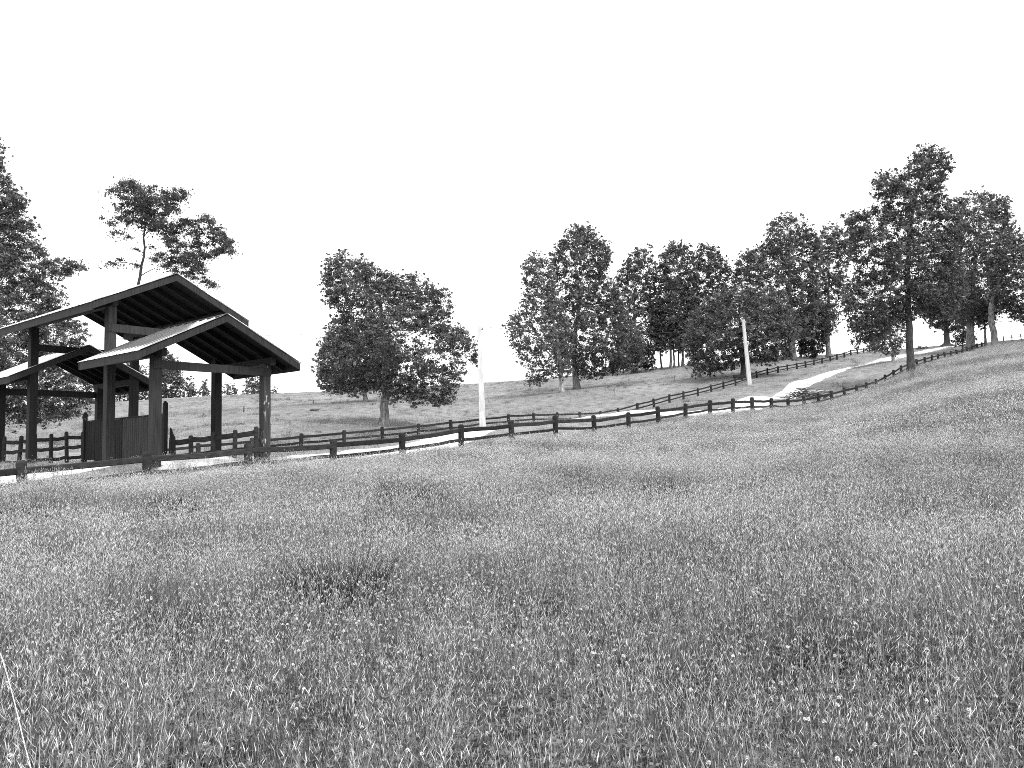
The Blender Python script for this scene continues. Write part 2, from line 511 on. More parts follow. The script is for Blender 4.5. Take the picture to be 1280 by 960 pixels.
M_bark = node_mat('bark', 0.06, 0.26, scale=3.5, rough=0.95, stretch=(2.5, 2.5, .6), bump=0.8, contrast=(.38, .64))
M_bark_pale = node_mat('pale_bark', 0.12, 0.42, scale=3.0, rough=0.95, stretch=(2, 2, .7), bump=0.8, contrast=(.36, .6))
M_bark_mid = node_mat('grey_bark', 0.02, 0.10, scale=3.5, rough=0.95, stretch=(2.5, 2.5, .6), bump=0.8)
M_bark_dark = node_mat('dark_bark', 0.02, 0.09, scale=3.5, rough=0.95, stretch=(2.5, 2.5, .6), bump=0.8)
M_leaf = tone_mat('leaves', rough=0.55, translucent=0.28, vary=0.12, gloss=0.35)
M_grass = tone_mat('grass_blades', rough=0.5, translucent=0.2, vary=0.5, gloss=0.4)
M_stone = node_mat('field_stone', 0.2, 0.55, scale=5, rough=0.9, bump=0.5)
def sheet_mat():
    m = node_mat('roof_sheet', 0.78, 0.88, scale=1.5, rough=0.12, spec=0.5)
    m.node_tree.nodes['Principled BSDF'].inputs['Metallic'].default_value = 0.85
    return m
M_sheet = sheet_mat()

# ------------------------------------------------------------------ pavilion
ORI = PW(E1 + (E2 - E1) / 2, 0, 0); ORI[2] = PAD
pav = thing('entrance_pavilion', 'dark timber entrance shelter with a tall gable roof between two lower ones', 'pavilion', ORI)
def L(p):
    return np.asarray(p, float) - ORI
ROOT = pav
def PL(e, g, z): return L(PW(e, g, z))
pz = PAD - EYE
MAIN = (3.257 * SC, (3.935 + 10.409 - 3.257) * SC + .45, 2.889 * SC, 5.288 * SC, 6.655 * SC)
S1 = (0.0, 4.182 * SC, 2.875 * SC, 3.355 * SC, 4.774 * SC)
S2 = ((14.344 - 4.182) * SC, 14.344 * SC, 2.875 * SC, 3.355 * SC, 4.774 * SC)
PWID = 0.26
def post(e, g, top, mat):
    b = MB(); h = PWID / 2
    c = []
    for z in (pz - 0.25, top):
        for (de, dg) in ((-h, -h), (-h, h), (h, h), (h, -h)):
            c.append(PL(e + de, g + dg, z))
    b.hexa(c[:4][::-1] + c[4:][::-1])
    return b.build('post', mat, ROOT, bevel=0.012)
for e, t in ((E0, 3.0), (E1, 4.78), (E2, 4.78), (E3, 3.0)):
    for g in (-GS, GS):
        mat = M_wood_chalk if (e == E0 and g > 0) else (M_wood_front if g < 0 and e <= E1 else M_wood)
        post(e, g, t, mat)
def beam(name, e0, g0, e1, g1, z, w, h, mat, parent=None):
    b = MB(); b.bar(PL(e0, g0, z), PL(e1, g1, z), w, h)
    return b.build(name, mat, parent or ROOT, bevel=0.008)
# cross ties
for e, z in ((E0, 2.72), (E1, 4.10), (E2, 4.10), (E3, 2.72)):
    sgn = -1 if e < 5 else 1
    beam('tie_beam', e + sgn * 0.11, -GS - 0.135, e + sgn * 0.11, GS + 0.135, z, 0.10, 0.25, M_wood_front)
for (ea, eb, z) in ((S1[0] + .25, E1 - .14, 3.06), (MAIN[0] + .3, MAIN[1] - .3, 4.89), (E2 + .14, S2[1] - .25, 3.06)):
    for g in (-GS, GS):
        beam('eave_beam', ea, g, eb, g, z, 0.17, 0.22, M_wood)
def roof(spec, name='roof'):
    ea, eb, w, ze, zr = spec
    k = (zr - ze) / w
    # the boarded underside is the roof's own mesh
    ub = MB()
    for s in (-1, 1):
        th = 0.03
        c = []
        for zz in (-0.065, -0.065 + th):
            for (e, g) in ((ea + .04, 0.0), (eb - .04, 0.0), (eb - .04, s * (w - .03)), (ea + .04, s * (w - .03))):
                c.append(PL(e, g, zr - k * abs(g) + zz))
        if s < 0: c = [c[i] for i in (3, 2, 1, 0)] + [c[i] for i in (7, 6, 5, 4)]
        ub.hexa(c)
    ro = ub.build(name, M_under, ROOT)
    # corrugated metal sheet
    V = []; F = []
    nc = int((eb - ea + .1) / 0.0375)
    for s in (-1, 1):
        for (g, dz) in ((0.0, 0), (w + .06, 0)):
            for i in range(nc + 1):
                e = ea - .05 + (eb - ea + .1) * i / nc
                rip = 0.022 if (i % 12) == 0 else 0.0
                V.append(PL(e, s * g, zr + .012 - k * g + rip))
    n1 = nc + 1
    for q in (0, 2):
        for i in range(nc):
            a, b_, c_, d_ = q * n1 + i, q * n1 + i + 1, (q + 1) * n1 + i + 1, (q + 1) * n1 + i
            F.append((a, b_, c_, d_) if q else (d_, c_, b_, a))
    me = raw_mesh('metal_sheet', np.array(V), np.array(F), mat=M_sheet)
    so = link('metal_sheet', me, ro)
    sm = so.modifiers.new('solid', 'SOLIDIFY'); sm.thickness = 0.006; sm.offset = 1
    # ridge cap
    rc = MB()
    for s in (-1, 1):
        rc.bar(PL(ea - .06, s * .075, zr + .035 - k * .075), PL(eb + .06, s * .075, zr + .035 - k * .075), 0.17, 0.008, up=(GX * s * k + np.array([0, 0, 1])))
    rc.build('ridge_cap', M_iron, ro)
    # fascia along both eaves, barge boards on both gables
    for s in (-1, 1):
        b = MB(); b.bar(PL(ea + .0, s * w, ze - .135), PL(eb, s * w, ze - .135), 0.045, 0.245)
        b.build('fascia', M_wood_front, ro, bevel=.006)
        for e in (ea, eb):
            b = MB()
            de = 0.03 if e == ea else -0.03
            c = []
            for zz in (-0.22, -0.015):
                for (ee, g) in ((e - .022 + de * .2, 0.0), (e + .022 + de * .2, 0.0), (e + .022 + de * .2, s * (w + .03)), (e - .022 + de * .2, s * (w + .03))):
                    c.append(PL(ee, g, zr - k * abs(g) + zz))
            if s > 0: c = [c[i] for i in (3, 2, 1, 0)] + [c[i] for i in (7, 6, 5, 4)]
            b.hexa(c); b.build('barge_board', M_wood_front, ro)
    # rafters under the boards
    nr_ = max(4, int((eb - ea) / 0.75))
    for i in range(1, nr_):
        e = ea + (eb - ea) * i / nr_
        for s in (-1, 1):
            b = MB()
            b.bar(PL(e, s * .03, zr - .16 - k * .03), PL(e, s * (w - .05), zr - .16 - k * (w - .05)), .06, .15)
            b.build('rafter', M_under, ro)
    return ro
for sp_ in (MAIN, S1, S2): roof(sp_)
# gate: two boarded leaves on the line between the middle posts
GATE0 = PW(E2, 0, 0); GATE0[2] = PAD
gate = thing('double_gate', 'boarded double gate closing the passage below the tall roof', 'gate', GATE0)
def GLc(e, g, z):
    p = PW(e, g, z) - GATE0
    return p
for (e, top) in ((E1 + .02, 1.86), (E2 - .02, 1.78)):
    b = MB(); b.bar(GLc(e, 0, pz - .2), GLc(e, 0, top), .13, .13, up=GX); b.tube([GLc(e, 0, top), GLc(e, 0, top + .05)], [.06, .035], 8)
    b.build('gate_post', M_wood, gate, bevel=.01)
mid = (E1 + E2) / 2
for (ea, eb, mat) in ((E1 + .12, mid - .02, M_board), (mid + .02, E2 - .12, M_board_shade)):
    fb = MB()
    for z in (pz + .18, 1.40): fb.bar(GLc(ea, .035, z), GLc(eb, .035, z), .05, .12)
    for e in (ea + .05, eb - .05): fb.bar(GLc(e, .036, pz + .1), GLc(e, .036, 1.47), .052, .1, up=EX)
    fb.bar(GLc(ea + .1, .037, pz + .25), GLc(eb - .1, .037, 1.35), .045, .1)
    fr = fb.build('gate_leaf', M_wood, gate)
    pb = MB(); nb = 19
    for i in range(nb):
        a = ea + (eb - ea) * (i + .06) / nb; c = ea + (eb - ea) * (i + .94) / nb
        o = random.uniform(-.004, .004); t = 1.46 + random.uniform(-.008, .008)
        q = [GLc(a, -.012 + o, pz + .1), GLc(c, -.012 + o, pz + .1), GLc(c, .008 + o, pz + .1), GLc(a, .008 + o, pz + .1)]
        q2 = [x + np.array([0, 0, t - pz - .1]) for x in q]
        pb.hexa(q[::-1] + q2[::-1])
    pb.build('boarding', mat, fr)
    cb = MB(); cb.bar(GLc(ea, 0.0, 1.487), GLc(eb, 0.0, 1.487), .08, .04); cb.build('top_rail', M_wood, fr)
b = MB(); b.bar(GLc(E2 - .25, -.05, 1.55), GLc(E2 + .1, -.05, 1.66), .03, .05); b.build('latch', M_iron, gate)

# ------------------------------------------------------------------ fences
def fence_posts_mesh(r, h, below=0.35):
    b = MB()
    b.lathe((0, 0, 0), [(r * .98, -below), (r, 0.0), (r, h - .07), (r * .86, h - .025), (r * .5, h - .004), (r * .12, h)], 10)
    return b
def build_fence(name, label, tops, H, r, rails, rail_h, rail_w, mat, skip=lambda i: False):
    base0 = tops[len(tops) // 2] - np.array([0, 0, H])
    root = thing(name, label, 'fence', base0)
    pm = fence_posts_mesh(r, H)
    me0 = None
    for i, p in enumerate(tops):
        loc = p - np.array([0, 0, H]) - base0
        if me0 is None:
            o = pm.build('post', mat, root, smooth=True); me0 = o.data
        else:
            o = link('post', me0, root)
        o.location = loc
        o.rotation_euler = (random.gauss(0, .035), random.gauss(0, .035), random.uniform(0, 6))
        s = random.uniform(.92, 1.08); o.scale = (s, s, random.uniform(.97, 1.04))
    for i in range(len(tops) - 1):
        if skip(i): continue
        a = tops[i] - base0; c = tops[i + 1] - base0
        for (dz, hh) in rails:
            b = MB()
            n = 6; jit = random.gauss(0, .018)
            P = [a + (c - a) * t + np.array([0, 0, -H + dz + random.uniform(-.014, .014) + jit * (1 - 2 * t) - .02 * math.sin(math.pi * t)]) for t in np.linspace(0.005, .995, n)]
            for j in range(n - 1):
                pass
            # one slightly wavy sawn log per bay
            t = (c - a) / np.linalg.norm(c - a); s_ = np.cross(t, (0, 0, 1.)); s_ /= np.linalg.norm(s_)
            V = []
            for q in P:
                for (u, v) in ((-.5, -.38), (-.3, -.5), (.3, -.5), (.5, -.38), (.5, .38), (.3, .5), (-.3, .5), (-.5, .38)):
                    V.append(q + s_ * u * rail_w + np.array([0, 0, 1]) * v * hh)
            F = []
            for j in range(n - 1):
                for q in range(8):
                    F.append((j * 8 + q, j * 8 + (q + 1) % 8, (j + 1) * 8 + (q + 1) % 8, (j + 1) * 8 + q))
            F.append(tuple(range(8))[::-1]); F.append(tuple((n - 1) * 8 + q for q in range(8)))
            b.add(V, F)
            b.build('rail', mat, root)
    return root
near_fence = build_fence('post_and_rail_fence', 'dark log fence along the meadow edge from in front of the pavilion to the crest', near_top, HN, .125,
                         [(.76, .165), (.40, .12)], .15, .08, M_rail)
build_fence('post_and_rail_fence', 'dark log fence on the far side of the gravel road below the tree groups', far_top, HF, .118,
            [(.67, .145), (.32, .13)], .12, .07, M_rail)
# the last posts along the crest towards the right
tail = [near_top[-1]] + [unproj(x, y, d) for x, y, d in tail_px]
tail = [np.array([p[0], p[1], tz1(p[0], p[1]) + .85]) for p in tail[1:]]
build_fence('crest_fence', 'low line of fence posts along the grassy crest beyond the end of the log fence', tail, .85, .07, [(.5, .06)], .06, .05, M_rail)

def wing(label, P, Q, n, top, rails, r, skip_top_after=None):
    """P, Q: world points on the ground"""
    tops = []
    for i in range(n):
        t = i / (n - 1)
        p = P + (Q - P) * t
        tops.append(np.array([p[0], p[1], p[2] + top]))
    return build_fence('wing_fence', label, tops, top, r, rails, .1, .06, M_rail)
A = PW(E1 - .1, .12, pz); B = PW(E0 + .08, GS - .25, pz)
A[2] = unproj(207, 546, 25.4)[2] - 1.0; B[2] = unproj(321, 533.5, 25.2)[2] - 1.0
wing('short railing from the gate hinge post to the white-flecked pavilion post', A, B, 5, 1.0, [(.82, .17), (.35, .13)], .075)
A = PW(E2 + .1, 0, pz); B = PW(E3 + .9, -GS - .6, pz)
A[2] = unproj(98, 538, 29.4)[2] - 1.12; B[2] = unproj(-20, 549, 29.8)[2] - 1.12
wing('three rail railing left of the gate under the lower far roof', A, B, 8, 1.12, [(.90, .13), (.54, .13), (.16, .12)], .07)
# hinge side brace board of the gate
b = MB()
A = PW(E1 - .12, .10, 0)
tdir = (B * 0 + PW(E0, GS, 0) - PW(E1, 0, 0)); tdir[2] = 0; tdir /= np.linalg.norm(tdir)
prof = [(0, pz), (0, 1.05), (.05, .98), (.10, .84), (.17, .72), (.19, pz)]
s_ = np.cross(tdir, (0, 0, 1.))
V = [A - GATE0 + tdir * x + np.array([0, 0, z]) + s_ * o for o in (-.03, .03) for (x, z) in prof]
nP = len(prof)
b.add(V, [tuple(range(nP)), tuple(range(nP, 2 * nP))[::-1]] + [(i, i + nP, (i + 1) % nP + nP, (i + 1) % nP) for i in range(nP)])
b.build('brace_board', M_wood, gate)

# ------------------------------------------------------------------ power poles and the line between
pole_tops = {}
for key, top_px, lab in ((1, (599, 407), 'white concrete pole between the two fences beside the lone round tree'),
                         (2, (929, 399.5), 'leaning white concrete pole by the fence below the dark spreading tree')):
    bx, by, d = poles_px[key]
    base = unproj(bx, by, d); base[2] = tz1(base[0], base[1])
    top = unproj(top_px[0], top_px[1], d)
    root = thing('utility_pole', lab, 'utility pole', base, 'white poles along the road')
    b = MB(); v = top - base
    w0, w1 = (.21, .125) if key == 1 else (.21, .13)
    wv = v / np.linalg.norm(v)
    sx = np.cross(wv, (0, 1., 0)); sx /= np.linalg.norm(sx); sy = np.cross(wv, sx)
    c = []
    for (p, w) in ((-wv * .4, w0), (v, w1)):
        for (i, j) in ((-1, -1), (1, -1), (1, 1), (-1, 1)):
            c.append(p + (sx * i + sy * j) * w)
    b.hexa([c[i] for i in (3, 2, 1, 0)] + [c[i] for i in (7, 6, 5, 4)])
    b.build('shaft', M_pole, root, bevel=.02)
    b = MB()
    q = v - wv * (.25 if key == 1 else .38)
    b.bar(q, q + np.array([.26, -.04, 0]), .06, .06)
    b.build('bracket', M_iron if key == 1 else M_pole, root)
    b = MB(); b.lathe(q + np.array([.22, -.035, .03]), [(.03, 0), (.07, .03), (.045, .07), (.07, .11), (.03, .16)], 10)
    b.build('insulator', M_pole, root, smooth=True)
    pole_tops[key] = base + q + np.array([.22, -.035, .17])
def wire(name, label, pts_, r):
    b = MB(); b.tube(pts_, r, 5); o = b.build(name, M_iron, smooth=True); tag(o, label, 'power line'); return o
def sag(a, b_, s, n=28):
    return [a + (b_ - a) * t - np.array([0, 0, 4 * s * t * (1 - t)]) for t in np.linspace(0, 1, n)]
wire('power_line', 'thin slack cable strung between the two white poles', sag(pole_tops[1], pole_tops[2], .9), .016)
farL = unproj(-60, 424, 50)
wire('power_line', 'thin cable running from the nearer white pole over the pavilion', sag(pole_tops[1], farL, .25), .014)

# ------------------------------------------------------------------ trees
def in_poly(P, poly):
    x, y = P[:, 0], P[:, 1]; c = np.zeros(len(P), bool)
    n = len(poly)
    for i in range(n):
        x1, y1 = poly[i]; x2, y2 = poly[(i + 1) % n]
        m = ((y1 > y) != (y2 > y)) & (x < (x2 - x1) * (y - y1) / (y2 - y1 + 1e-12) + x1)
        c ^= m
    return c
def poly_dist(P, poly):
    best = np.full(len(P), 1e9); n = len(poly)
    for i in range(n):
        a = np.array(poly[i], float); b = np.array(poly[(i + 1) % n], float)
        d = b - a; t = np.clip(((P - a) @ d) / (d @ d + 1e-9), 0, 1)
        r = P - a - t[:, None] * d
        best = np.minimum(best, np.hypot(r[:, 0], r[:, 1]))
    return best
def poly_area(poly):
    p = np.array(poly, float); q = np.roll(p, -1, axis=0)
    return abs((p[:, 0] * q[:, 1] - p[:, 1] * q[:, 0]).sum()) / 2

def leaf_mesh(C, size, tone, droop, r):
    """a bent diamond leaf spray at every centre"""
    n = len(C)
    d = r.normal(size=(n, 3)); d[:, 2] = d[:, 2] * 0.6 - droop
    d /= np.linalg.norm(d, axis=1)[:, None]
    up = r.normal(size=(n, 3)) * 0.75 + np.array([0, 0, 1.0])
    s = np.cross(d, up); s /= np.linalg.norm(s, axis=1)[:, None] + 1e-9
    nrm = np.cross(s, d)
    l = (size * np.exp(r.normal(0, .38, n)))[:, None]
    w = l * r.uniform(.24, .42, n)[:, None]
    a = C - d * l * .5
    b = C + s * w + nrm * l * .06 - d * l * .06
    c = C + d * l * .5 - np.array([0, 0, 1]) * l * .1
    e = C - s * w + nrm * l * .06 - d * l * .06
    V = np.stack([a, b, c, e], 1).reshape(-1, 3)
    F = np.arange(4 * n).reshape(n, 4)
    return V, F, np.repeat(tone, 4)

def build_tree(name, label, group, base_px, d, poly=None, clumps=None, trunk_w=8, bark=None, cover=2.6, tone=0.06, holes=(), thick=0.9,
               leaf=0.0030, crad=None, seed=0, trunk_path=None, n_clump=None, trunk_top=0.75, parts=('trunk', 'branches', 'crown'), base_z=None, flare=1.6, leaf_droop=0.35, brmin=.12, spread=1.0, grow=1.07, extra=()):
    r = np.random.default_rng(seed + 100)
    base = unproj(base_px[0], base_px[1], d)
    g = tz1(base[0], base[1])
    base[2] = g if base_z is None else base_z
    root = thing(name, label, 'bush' if name in ('bush', 'shrub') else 'tree', base, group)
    px1 = d / FPX
    # crown clumps
    if poly is not None:
        poly = [(float(x), float(y)) for x, y in poly]
        pc_ = np.mean(np.array(poly), 0); poly = [(pc_[0] + (x - pc_[0]) * grow, y - (pc_[1] - y if y < pc_[1] else 0) * -(grow - 1) * .4) for x, y in poly]
        P = np.array(poly); lo, hi = P.min(0), P.max(0)
        H = hi[1] - lo[1]; W = hi[0] - lo[0]
        area = poly_area(poly)
        rc = .8 * (crad or max(5.0, 0.055 * (H + W) / 2 + 2.5))
        n = n_clump or int(area / (rc * rc) * 1.9)
        pts = []
        cand = r.uniform(lo, hi, (n * 40, 2))
        m = in_poly(cand, poly)
        cand = cand[m]
        dist = poly_dist(cand, poly)
        keep = dist > rc * .22
        for (hx, hy, hrx, hry, pr) in holes:
            inside = ((cand[:, 0] - hx) / hrx) ** 2 + ((cand[:, 1] - hy) / hry) ** 2 < 1
            keep &= ~(inside & (r.uniform(size=len(cand)) < pr))
        cand, dist = cand[keep], dist[keep]
        # favour an even spread
        sel = []; mn = rc * .55
        for q, dd in zip(cand, dist):
            half = min(dd * thick + rc * .3, W * .5 * thick)
            z = r.uniform(-half, half)
            ok = True
            for (q2, z2, _) in sel[-260:]:
                if (q[0] - q2[0]) ** 2 + (q[1] - q2[1]) ** 2 + (z - z2) ** 2 < mn * mn: ok = False; break
            if ok: sel.append((q, z, dd))
            if len(sel) >= n: break
        cl = [(q[0], q[1], z, min(rc, dd * .95) * r.uniform(.75, 1.2), min(rc, dd * .95) * r.uniform(.45, .8)) for q, z, dd in sel]
        # twigs that poke out past the crown's edge
        pp = np.array(poly); per = np.linalg.norm(np.roll(pp, -1, 0) - pp, axis=1)
        for _ in range(int(per.sum() / (rc * 1.25))):
            j = r.choice(len(pp), p=per / per.sum()); q = pp[j] + (np.roll(pp, -1, 0)[j] - pp[j]) * r.uniform()
            o = (q - pp.mean(0)); o /= np.linalg.norm(o) + 1e-9
            q = q + o * rc * r.uniform(-.3, .55)
            cl.append((q[0], q[1], r.uniform(-.25, .25) * W * thick, rc * r.uniform(.22, .5), rc * r.uniform(.16, .36)))
        total = int(area * cover * 1.38)
    else:
        cl = [(x, y, r.uniform(-1, 1) * 14, rx * 1.2, ry * 1.15) for (x, y, rx, ry) in clumps]
        for pl in extra:
            pl = [(float(x), float(y)) for x, y in pl]; pa = np.array(pl)
            q = r.uniform(pa.min(0), pa.max(0), (400, 2)); q = q[in_poly(q, pl)]
            for x, y in q[:int(poly_area(pl) / 42)]:
                cl.append((x, y, r.uniform(-1, 1) * 18, r.uniform(3.5, 8), r.uniform(2, 4)))
        total = int(sum(c[3] * c[4] * 3.14 for c in cl) * cover / 1.0)
    vol = np.array([c[3] * c[4] + 4 for c in cl]); cnt = np.maximum(6, (total * vol / vol.sum())).astype(int)
    C = []; T = []; cc = []
    for (x, y, z, rx, ry), k in zip(cl, cnt):
        ctr = unproj(x, y, d + z * px1)
        cc.append(ctr)
        a = r.normal(size=(k, 3)); a /= np.linalg.norm(a, axis=1)[:, None]
        a *= (np.abs(r.normal(size=k)) * .55 + .12)[:, None] * spread
        yaw = r.uniform(0, 3.14); el = r.uniform(1.0, 1.7)
        q = a * np.array([rx * el, rx / el, ry]) * px1
        q = np.column_stack([q[:, 0] * math.cos(yaw) - q[:, 1] * math.sin(yaw), q[:, 0] * math.sin(yaw) + q[:, 1] * math.cos(yaw), q[:, 2]])
        q[:, 2] -= 0.22 * np.hypot(q[:, 0], q[:, 1])          # sprays hang a little at their tips
        C.append(ctr + q)
        T.append(np.full(k, 2.15 * tone * r.uniform(.7, 1.35)) * r.uniform(.5, 1.6, k))
    if poly is not None:                                              # loose leaves between the clumps
        k = int(total * .22)
        q = r.uniform(lo, hi, (k * 6, 2)); q = q[in_poly(q, poly)]
        dq = poly_dist(q, poly); ok = r.uniform(size=len(q)) < .25 + .75 * np.clip(dq / rc, 0, 1)
        for (hx, hy, hrx, hry, pr) in holes:
            ok &= ~((((q[:, 0] - hx) / hrx) ** 2 + ((q[:, 1] - hy) / hry) ** 2 < 1) & (r.uniform(size=len(q)) < pr))
        q, dq = q[ok][:k], dq[ok][:k]
        zz = r.uniform(-1, 1, len(q)) * np.minimum(dq * thick + 2, W * .5 * thick)
        C.append(np.array([unproj(a_, b_, d + c_ * px1) for (a_, b_), c_ in zip(q, zz)])); T.append(2.1 * tone * r.uniform(.7, 1.4, len(q)))
    C = np.concatenate(C); T = np.concatenate(T)
    Vv, Ff, Tt = leaf_mesh(C - base, leaf * .66 * d, T, leaf_droop, r)
    link(parts[2], raw_mesh(parts[2], Vv, Ff, tone=Tt, mat=M_leaf), root)
    # trunk and limbs
    cc = np.array(cc)
    topi = np.argsort(-cc[:, 2])[:max(2, len(cc) // 12)]
    tw = trunk_w * px1 / 2
    if trunk_path is not None:
        tp = [base + np.array([0, 0, -.3])] + [unproj(x, y, d) for (x, y) in trunk_path]
    else:
        tt = cc[topi].mean(0)
        tt = np.array([base[0] * .45 + tt[0] * .55, base[1] * .5 + tt[1] * .5, base[2] + (tt[2] - base[2]) * trunk_top])
        tp = [base + np.array([0, 0, -.3]), base + np.array([0, 0, .25])]
        for t in (.25, .5, .75, 1):
            tp.append(base + (tt - base) * np.array([t ** 2.2, t ** 2.2, t]) + np.array([r.normal() * tw * .6, r.normal() * tw * .6, 0]) * (t < 1))
    tp = np.array(tp)
    # resample
    seg = np.concatenate([[0], np.cumsum(np.linalg.norm(np.diff(tp, axis=0), axis=1))])
    ts = np.linspace(0, seg[-1], 26)
    tp = np.stack([np.interp(ts, seg, tp[:, i]) for i in range(3)], 1)
    tp[3:-1, :2] += r.normal(size=(22, 2)) * tw * .10
    u = np.linspace(0, 1, 26)
    tr = tw * (1 - .8 * u ** 1.1); tr[:3] *= np.array([flare, flare * .82, 1.1])
    b = MB(); b.tube(tp - base, tr, 10)
    mt = bark or M_bark
    b.build(parts[0], mt, root, smooth=True)
    nodes = [(tp[i], tr[i]) for i in range(6, 26)]
    NP = np.array([p for p, _ in nodes]); NR = np.array([q for _, q in nodes])
    order = np.argsort(np.linalg.norm(cc - tp[14], axis=1))
    bb = MB(); made = 0
    for i in order:
        c = cc[i]
        dv = c - NP
        dist = np.linalg.norm(dv, axis=1)
        cost = dist + np.maximum(0, NP[:, 2] - c[2] + dist * .12) * 1.6 - NR / tw * dist.mean() * .05
        j = int(np.argmin(cost))
        p0, r0 = NP[j], NR[j]
        L_ = dist[j]
        if L_ < 0.02: continue
        rr = min(r0 * .62, tw * .42, .012 * L_ + tw * .10)
        ctrl_ = p0 + (c - p0) * .5 + np.array([r.normal() * .08, r.normal() * .08, r.uniform(.02, .16)]) * L_
        t = np.linspace(0, 1, 6)[:, None]
        Q = (1 - t) ** 2 * p0 + 2 * t * (1 - t) * ctrl_ + t ** 2 * c
        rd = rr * (1 - .78 * t[:, 0])
        rd = np.maximum(rd, brmin * px1)
        bb.tube(Q - base, rd, 5, cap=False)
        NP = np.vstack([NP, Q[2:]]); NR = np.concatenate([NR, rd[2:]])
    if bb.n:
        bb.build(parts[1], mt, root, smooth=True)
    return root

tree_no = 0
def T(*a, **k):
    global tree_no
    tree_no += 1
    return build_tree(*a, seed=tree_no * 7, **k)

BEHIND = 'trees on the hill behind the fences'
T('broadleaf_tree', 'tall dense tree rising behind the pavilion, cut by the frame edge', None, (-55, 545), 62,
  [(-130, 230), (-70, 150), (-20, 155), (8, 175), (8, 200), (14, 212), (20, 228), (34, 240), (39, 252), (30, 262), (50, 280), (42, 290), (54, 302), (62, 318), (98, 322),
   (99, 337), (80, 350), (64, 350), (90, 374), (72, 392), (104, 405), (106, 420), (95, 445), (118, 480), (114, 505), (95, 522), (60, 530), (30, 536), (0, 533), (-90, 532), (-140, 430)],
  trunk_w=26, cover=2.5, tone=.06, thick=.8, leaf=.0031, crad=11)
T('sparse_tree', 'tall thin tree with open wispy crown above the pavilion ridge', None, (162, 540), 56, None,
  [(165, 232, 15, 9), (178, 243, 16, 10), (188, 252, 14, 8), (143, 238, 10, 6), (152, 230, 8, 5), (190, 268, 14, 9), (172, 264, 14, 6), (206, 240, 10, 7), (216, 249, 10, 4), (228, 239, 8, 5),
   (230, 247, 5, 4), (150, 272, 12, 5), (140, 279, 7, 4), (145, 290, 9, 4), (162, 296, 6, 4), (205, 283, 12, 5), (222, 262, 9, 4), (210, 262, 8, 5), (222, 283, 8, 7), (238, 279, 6, 6), (253, 273, 9, 5),
   (264, 277, 7, 4), (228, 306, 12, 4), (246, 303, 10, 5), (268, 300, 8, 5), (282, 306, 10, 7), (290, 314, 6, 6), (268, 314, 8, 4), (214, 300, 6, 7), (141, 329, 11, 4), (149, 324, 6, 3), (171, 331, 5, 4),
   (193, 324, 8, 5), (207, 332, 9, 5), (219, 338, 6, 4), (233, 330, 10, 5), (246, 334, 7, 4), (243, 347, 8, 4), (256, 352, 7, 4), (266, 358, 6, 3), (127, 272, 3, 2), (176, 256, 16, 10), (195, 278, 12, 8), (180, 278, 12, 7), (214, 292, 10, 7), (236, 318, 12, 6), (258, 318, 10, 6), (226, 322, 9, 6), (200, 318, 9, 6), (276, 292, 8, 6), (190, 308, 4, 3), (170, 311, 5, 2)],
  trunk_w=7, bark=M_bark_dark, cover=2.25, tone=.05, leaf=.0026, brmin=.32, spread=1.25, extra=([(138, 240), (165, 222), (200, 232), (236, 240), (215, 268), (200, 290), (160, 282), (140, 262)], [(200, 285), (225, 272), (262, 268), (295, 305), (288, 322), (250, 322), (215, 330), (205, 305)], [(190, 320), (250, 325), (270, 358), (225, 342)]),
  trunk_path=[(163, 522), (167, 440), (171, 365), (174, 350), (178, 330), (181, 312), (179, 290), (186, 268), (182, 250)])
T('broadleaf_tree', 'lone round-crowned tree standing just behind the far fence', None, (480, 531), 55,
  [(400, 350), (406, 322), (432, 312), (445, 322), (455, 318), (475, 333), (500, 340), (530, 342), (547, 358), (564, 362), (567, 385), (562, 402), (582, 408), (600, 432), (598, 464), (584, 450),
   (580, 470), (572, 497), (560, 507), (540, 509), (515, 506), (505, 496), (495, 507), (480, 500), (465, 490), (440, 492), (410, 496), (397, 482), (392, 455), (400, 430), (412, 402), (420, 387), (404, 378)],
  trunk_w=12, cover=2.7, tone=.064, holes=((525, 425, 22, 11, .6), (550, 447, 20, 10, .6), (505, 450, 12, 20, .4), (545, 398, 12, 6, .4)), leaf=.0030, grow=1.0, trunk_path=[(480.5, 522), (481, 500), (482, 470), (480, 430), (476, 390), (474, 360)], crad=8.5, thick=.85)
T('broadleaf_tree', 'smaller tree up the slope half hidden by the lone round tree', None, (457, 503), 100,
  [(398, 440), (415, 410), (440, 398), (470, 402), (495, 420), (500, 455), (488, 482), (460, 492), (425, 492), (402, 475)], trunk_w=6, cover=2.3, tone=.05)
T('broadleaf_tree', 'loose pale-stemmed tree at the front of the hill clump with sky through it', BEHIND, (702, 490.5), 98,
  [(652, 330), (664, 310), (682, 314), (692, 340), (702, 380), (716, 420), (712, 470), (700, 476), (690, 472), (672, 482), (655, 485), (660, 465), (648, 450), (640, 430), (632, 408), (640, 393), (652, 385), (654, 358)],
  trunk_w=6.5, bark=M_bark_pale, cover=1.8, tone=.066, leaf=.0029, crad=6, trunk_path=[(702, 484), (701, 468), (699, 440), (692, 400), (680, 350)])
T('broadleaf_tree', 'big tall tree with twisted pale limbs beside the loose pale-stemmed tree', BEHIND, (721, 487), 105,
  [(698, 302), (710, 282), (722, 275), (740, 279), (750, 292), (762, 303), (764, 320), (757, 342), (772, 362), (786, 400), (802, 432), (797, 456), (775, 466), (755, 471), (735, 476), (715, 470), (700, 455), (685, 430),
   (680, 400), (690, 350), (686, 325)], trunk_w=8.5, cover=2.4, tone=.06, crad=7, holes=((700, 360, 9, 14, .4),))
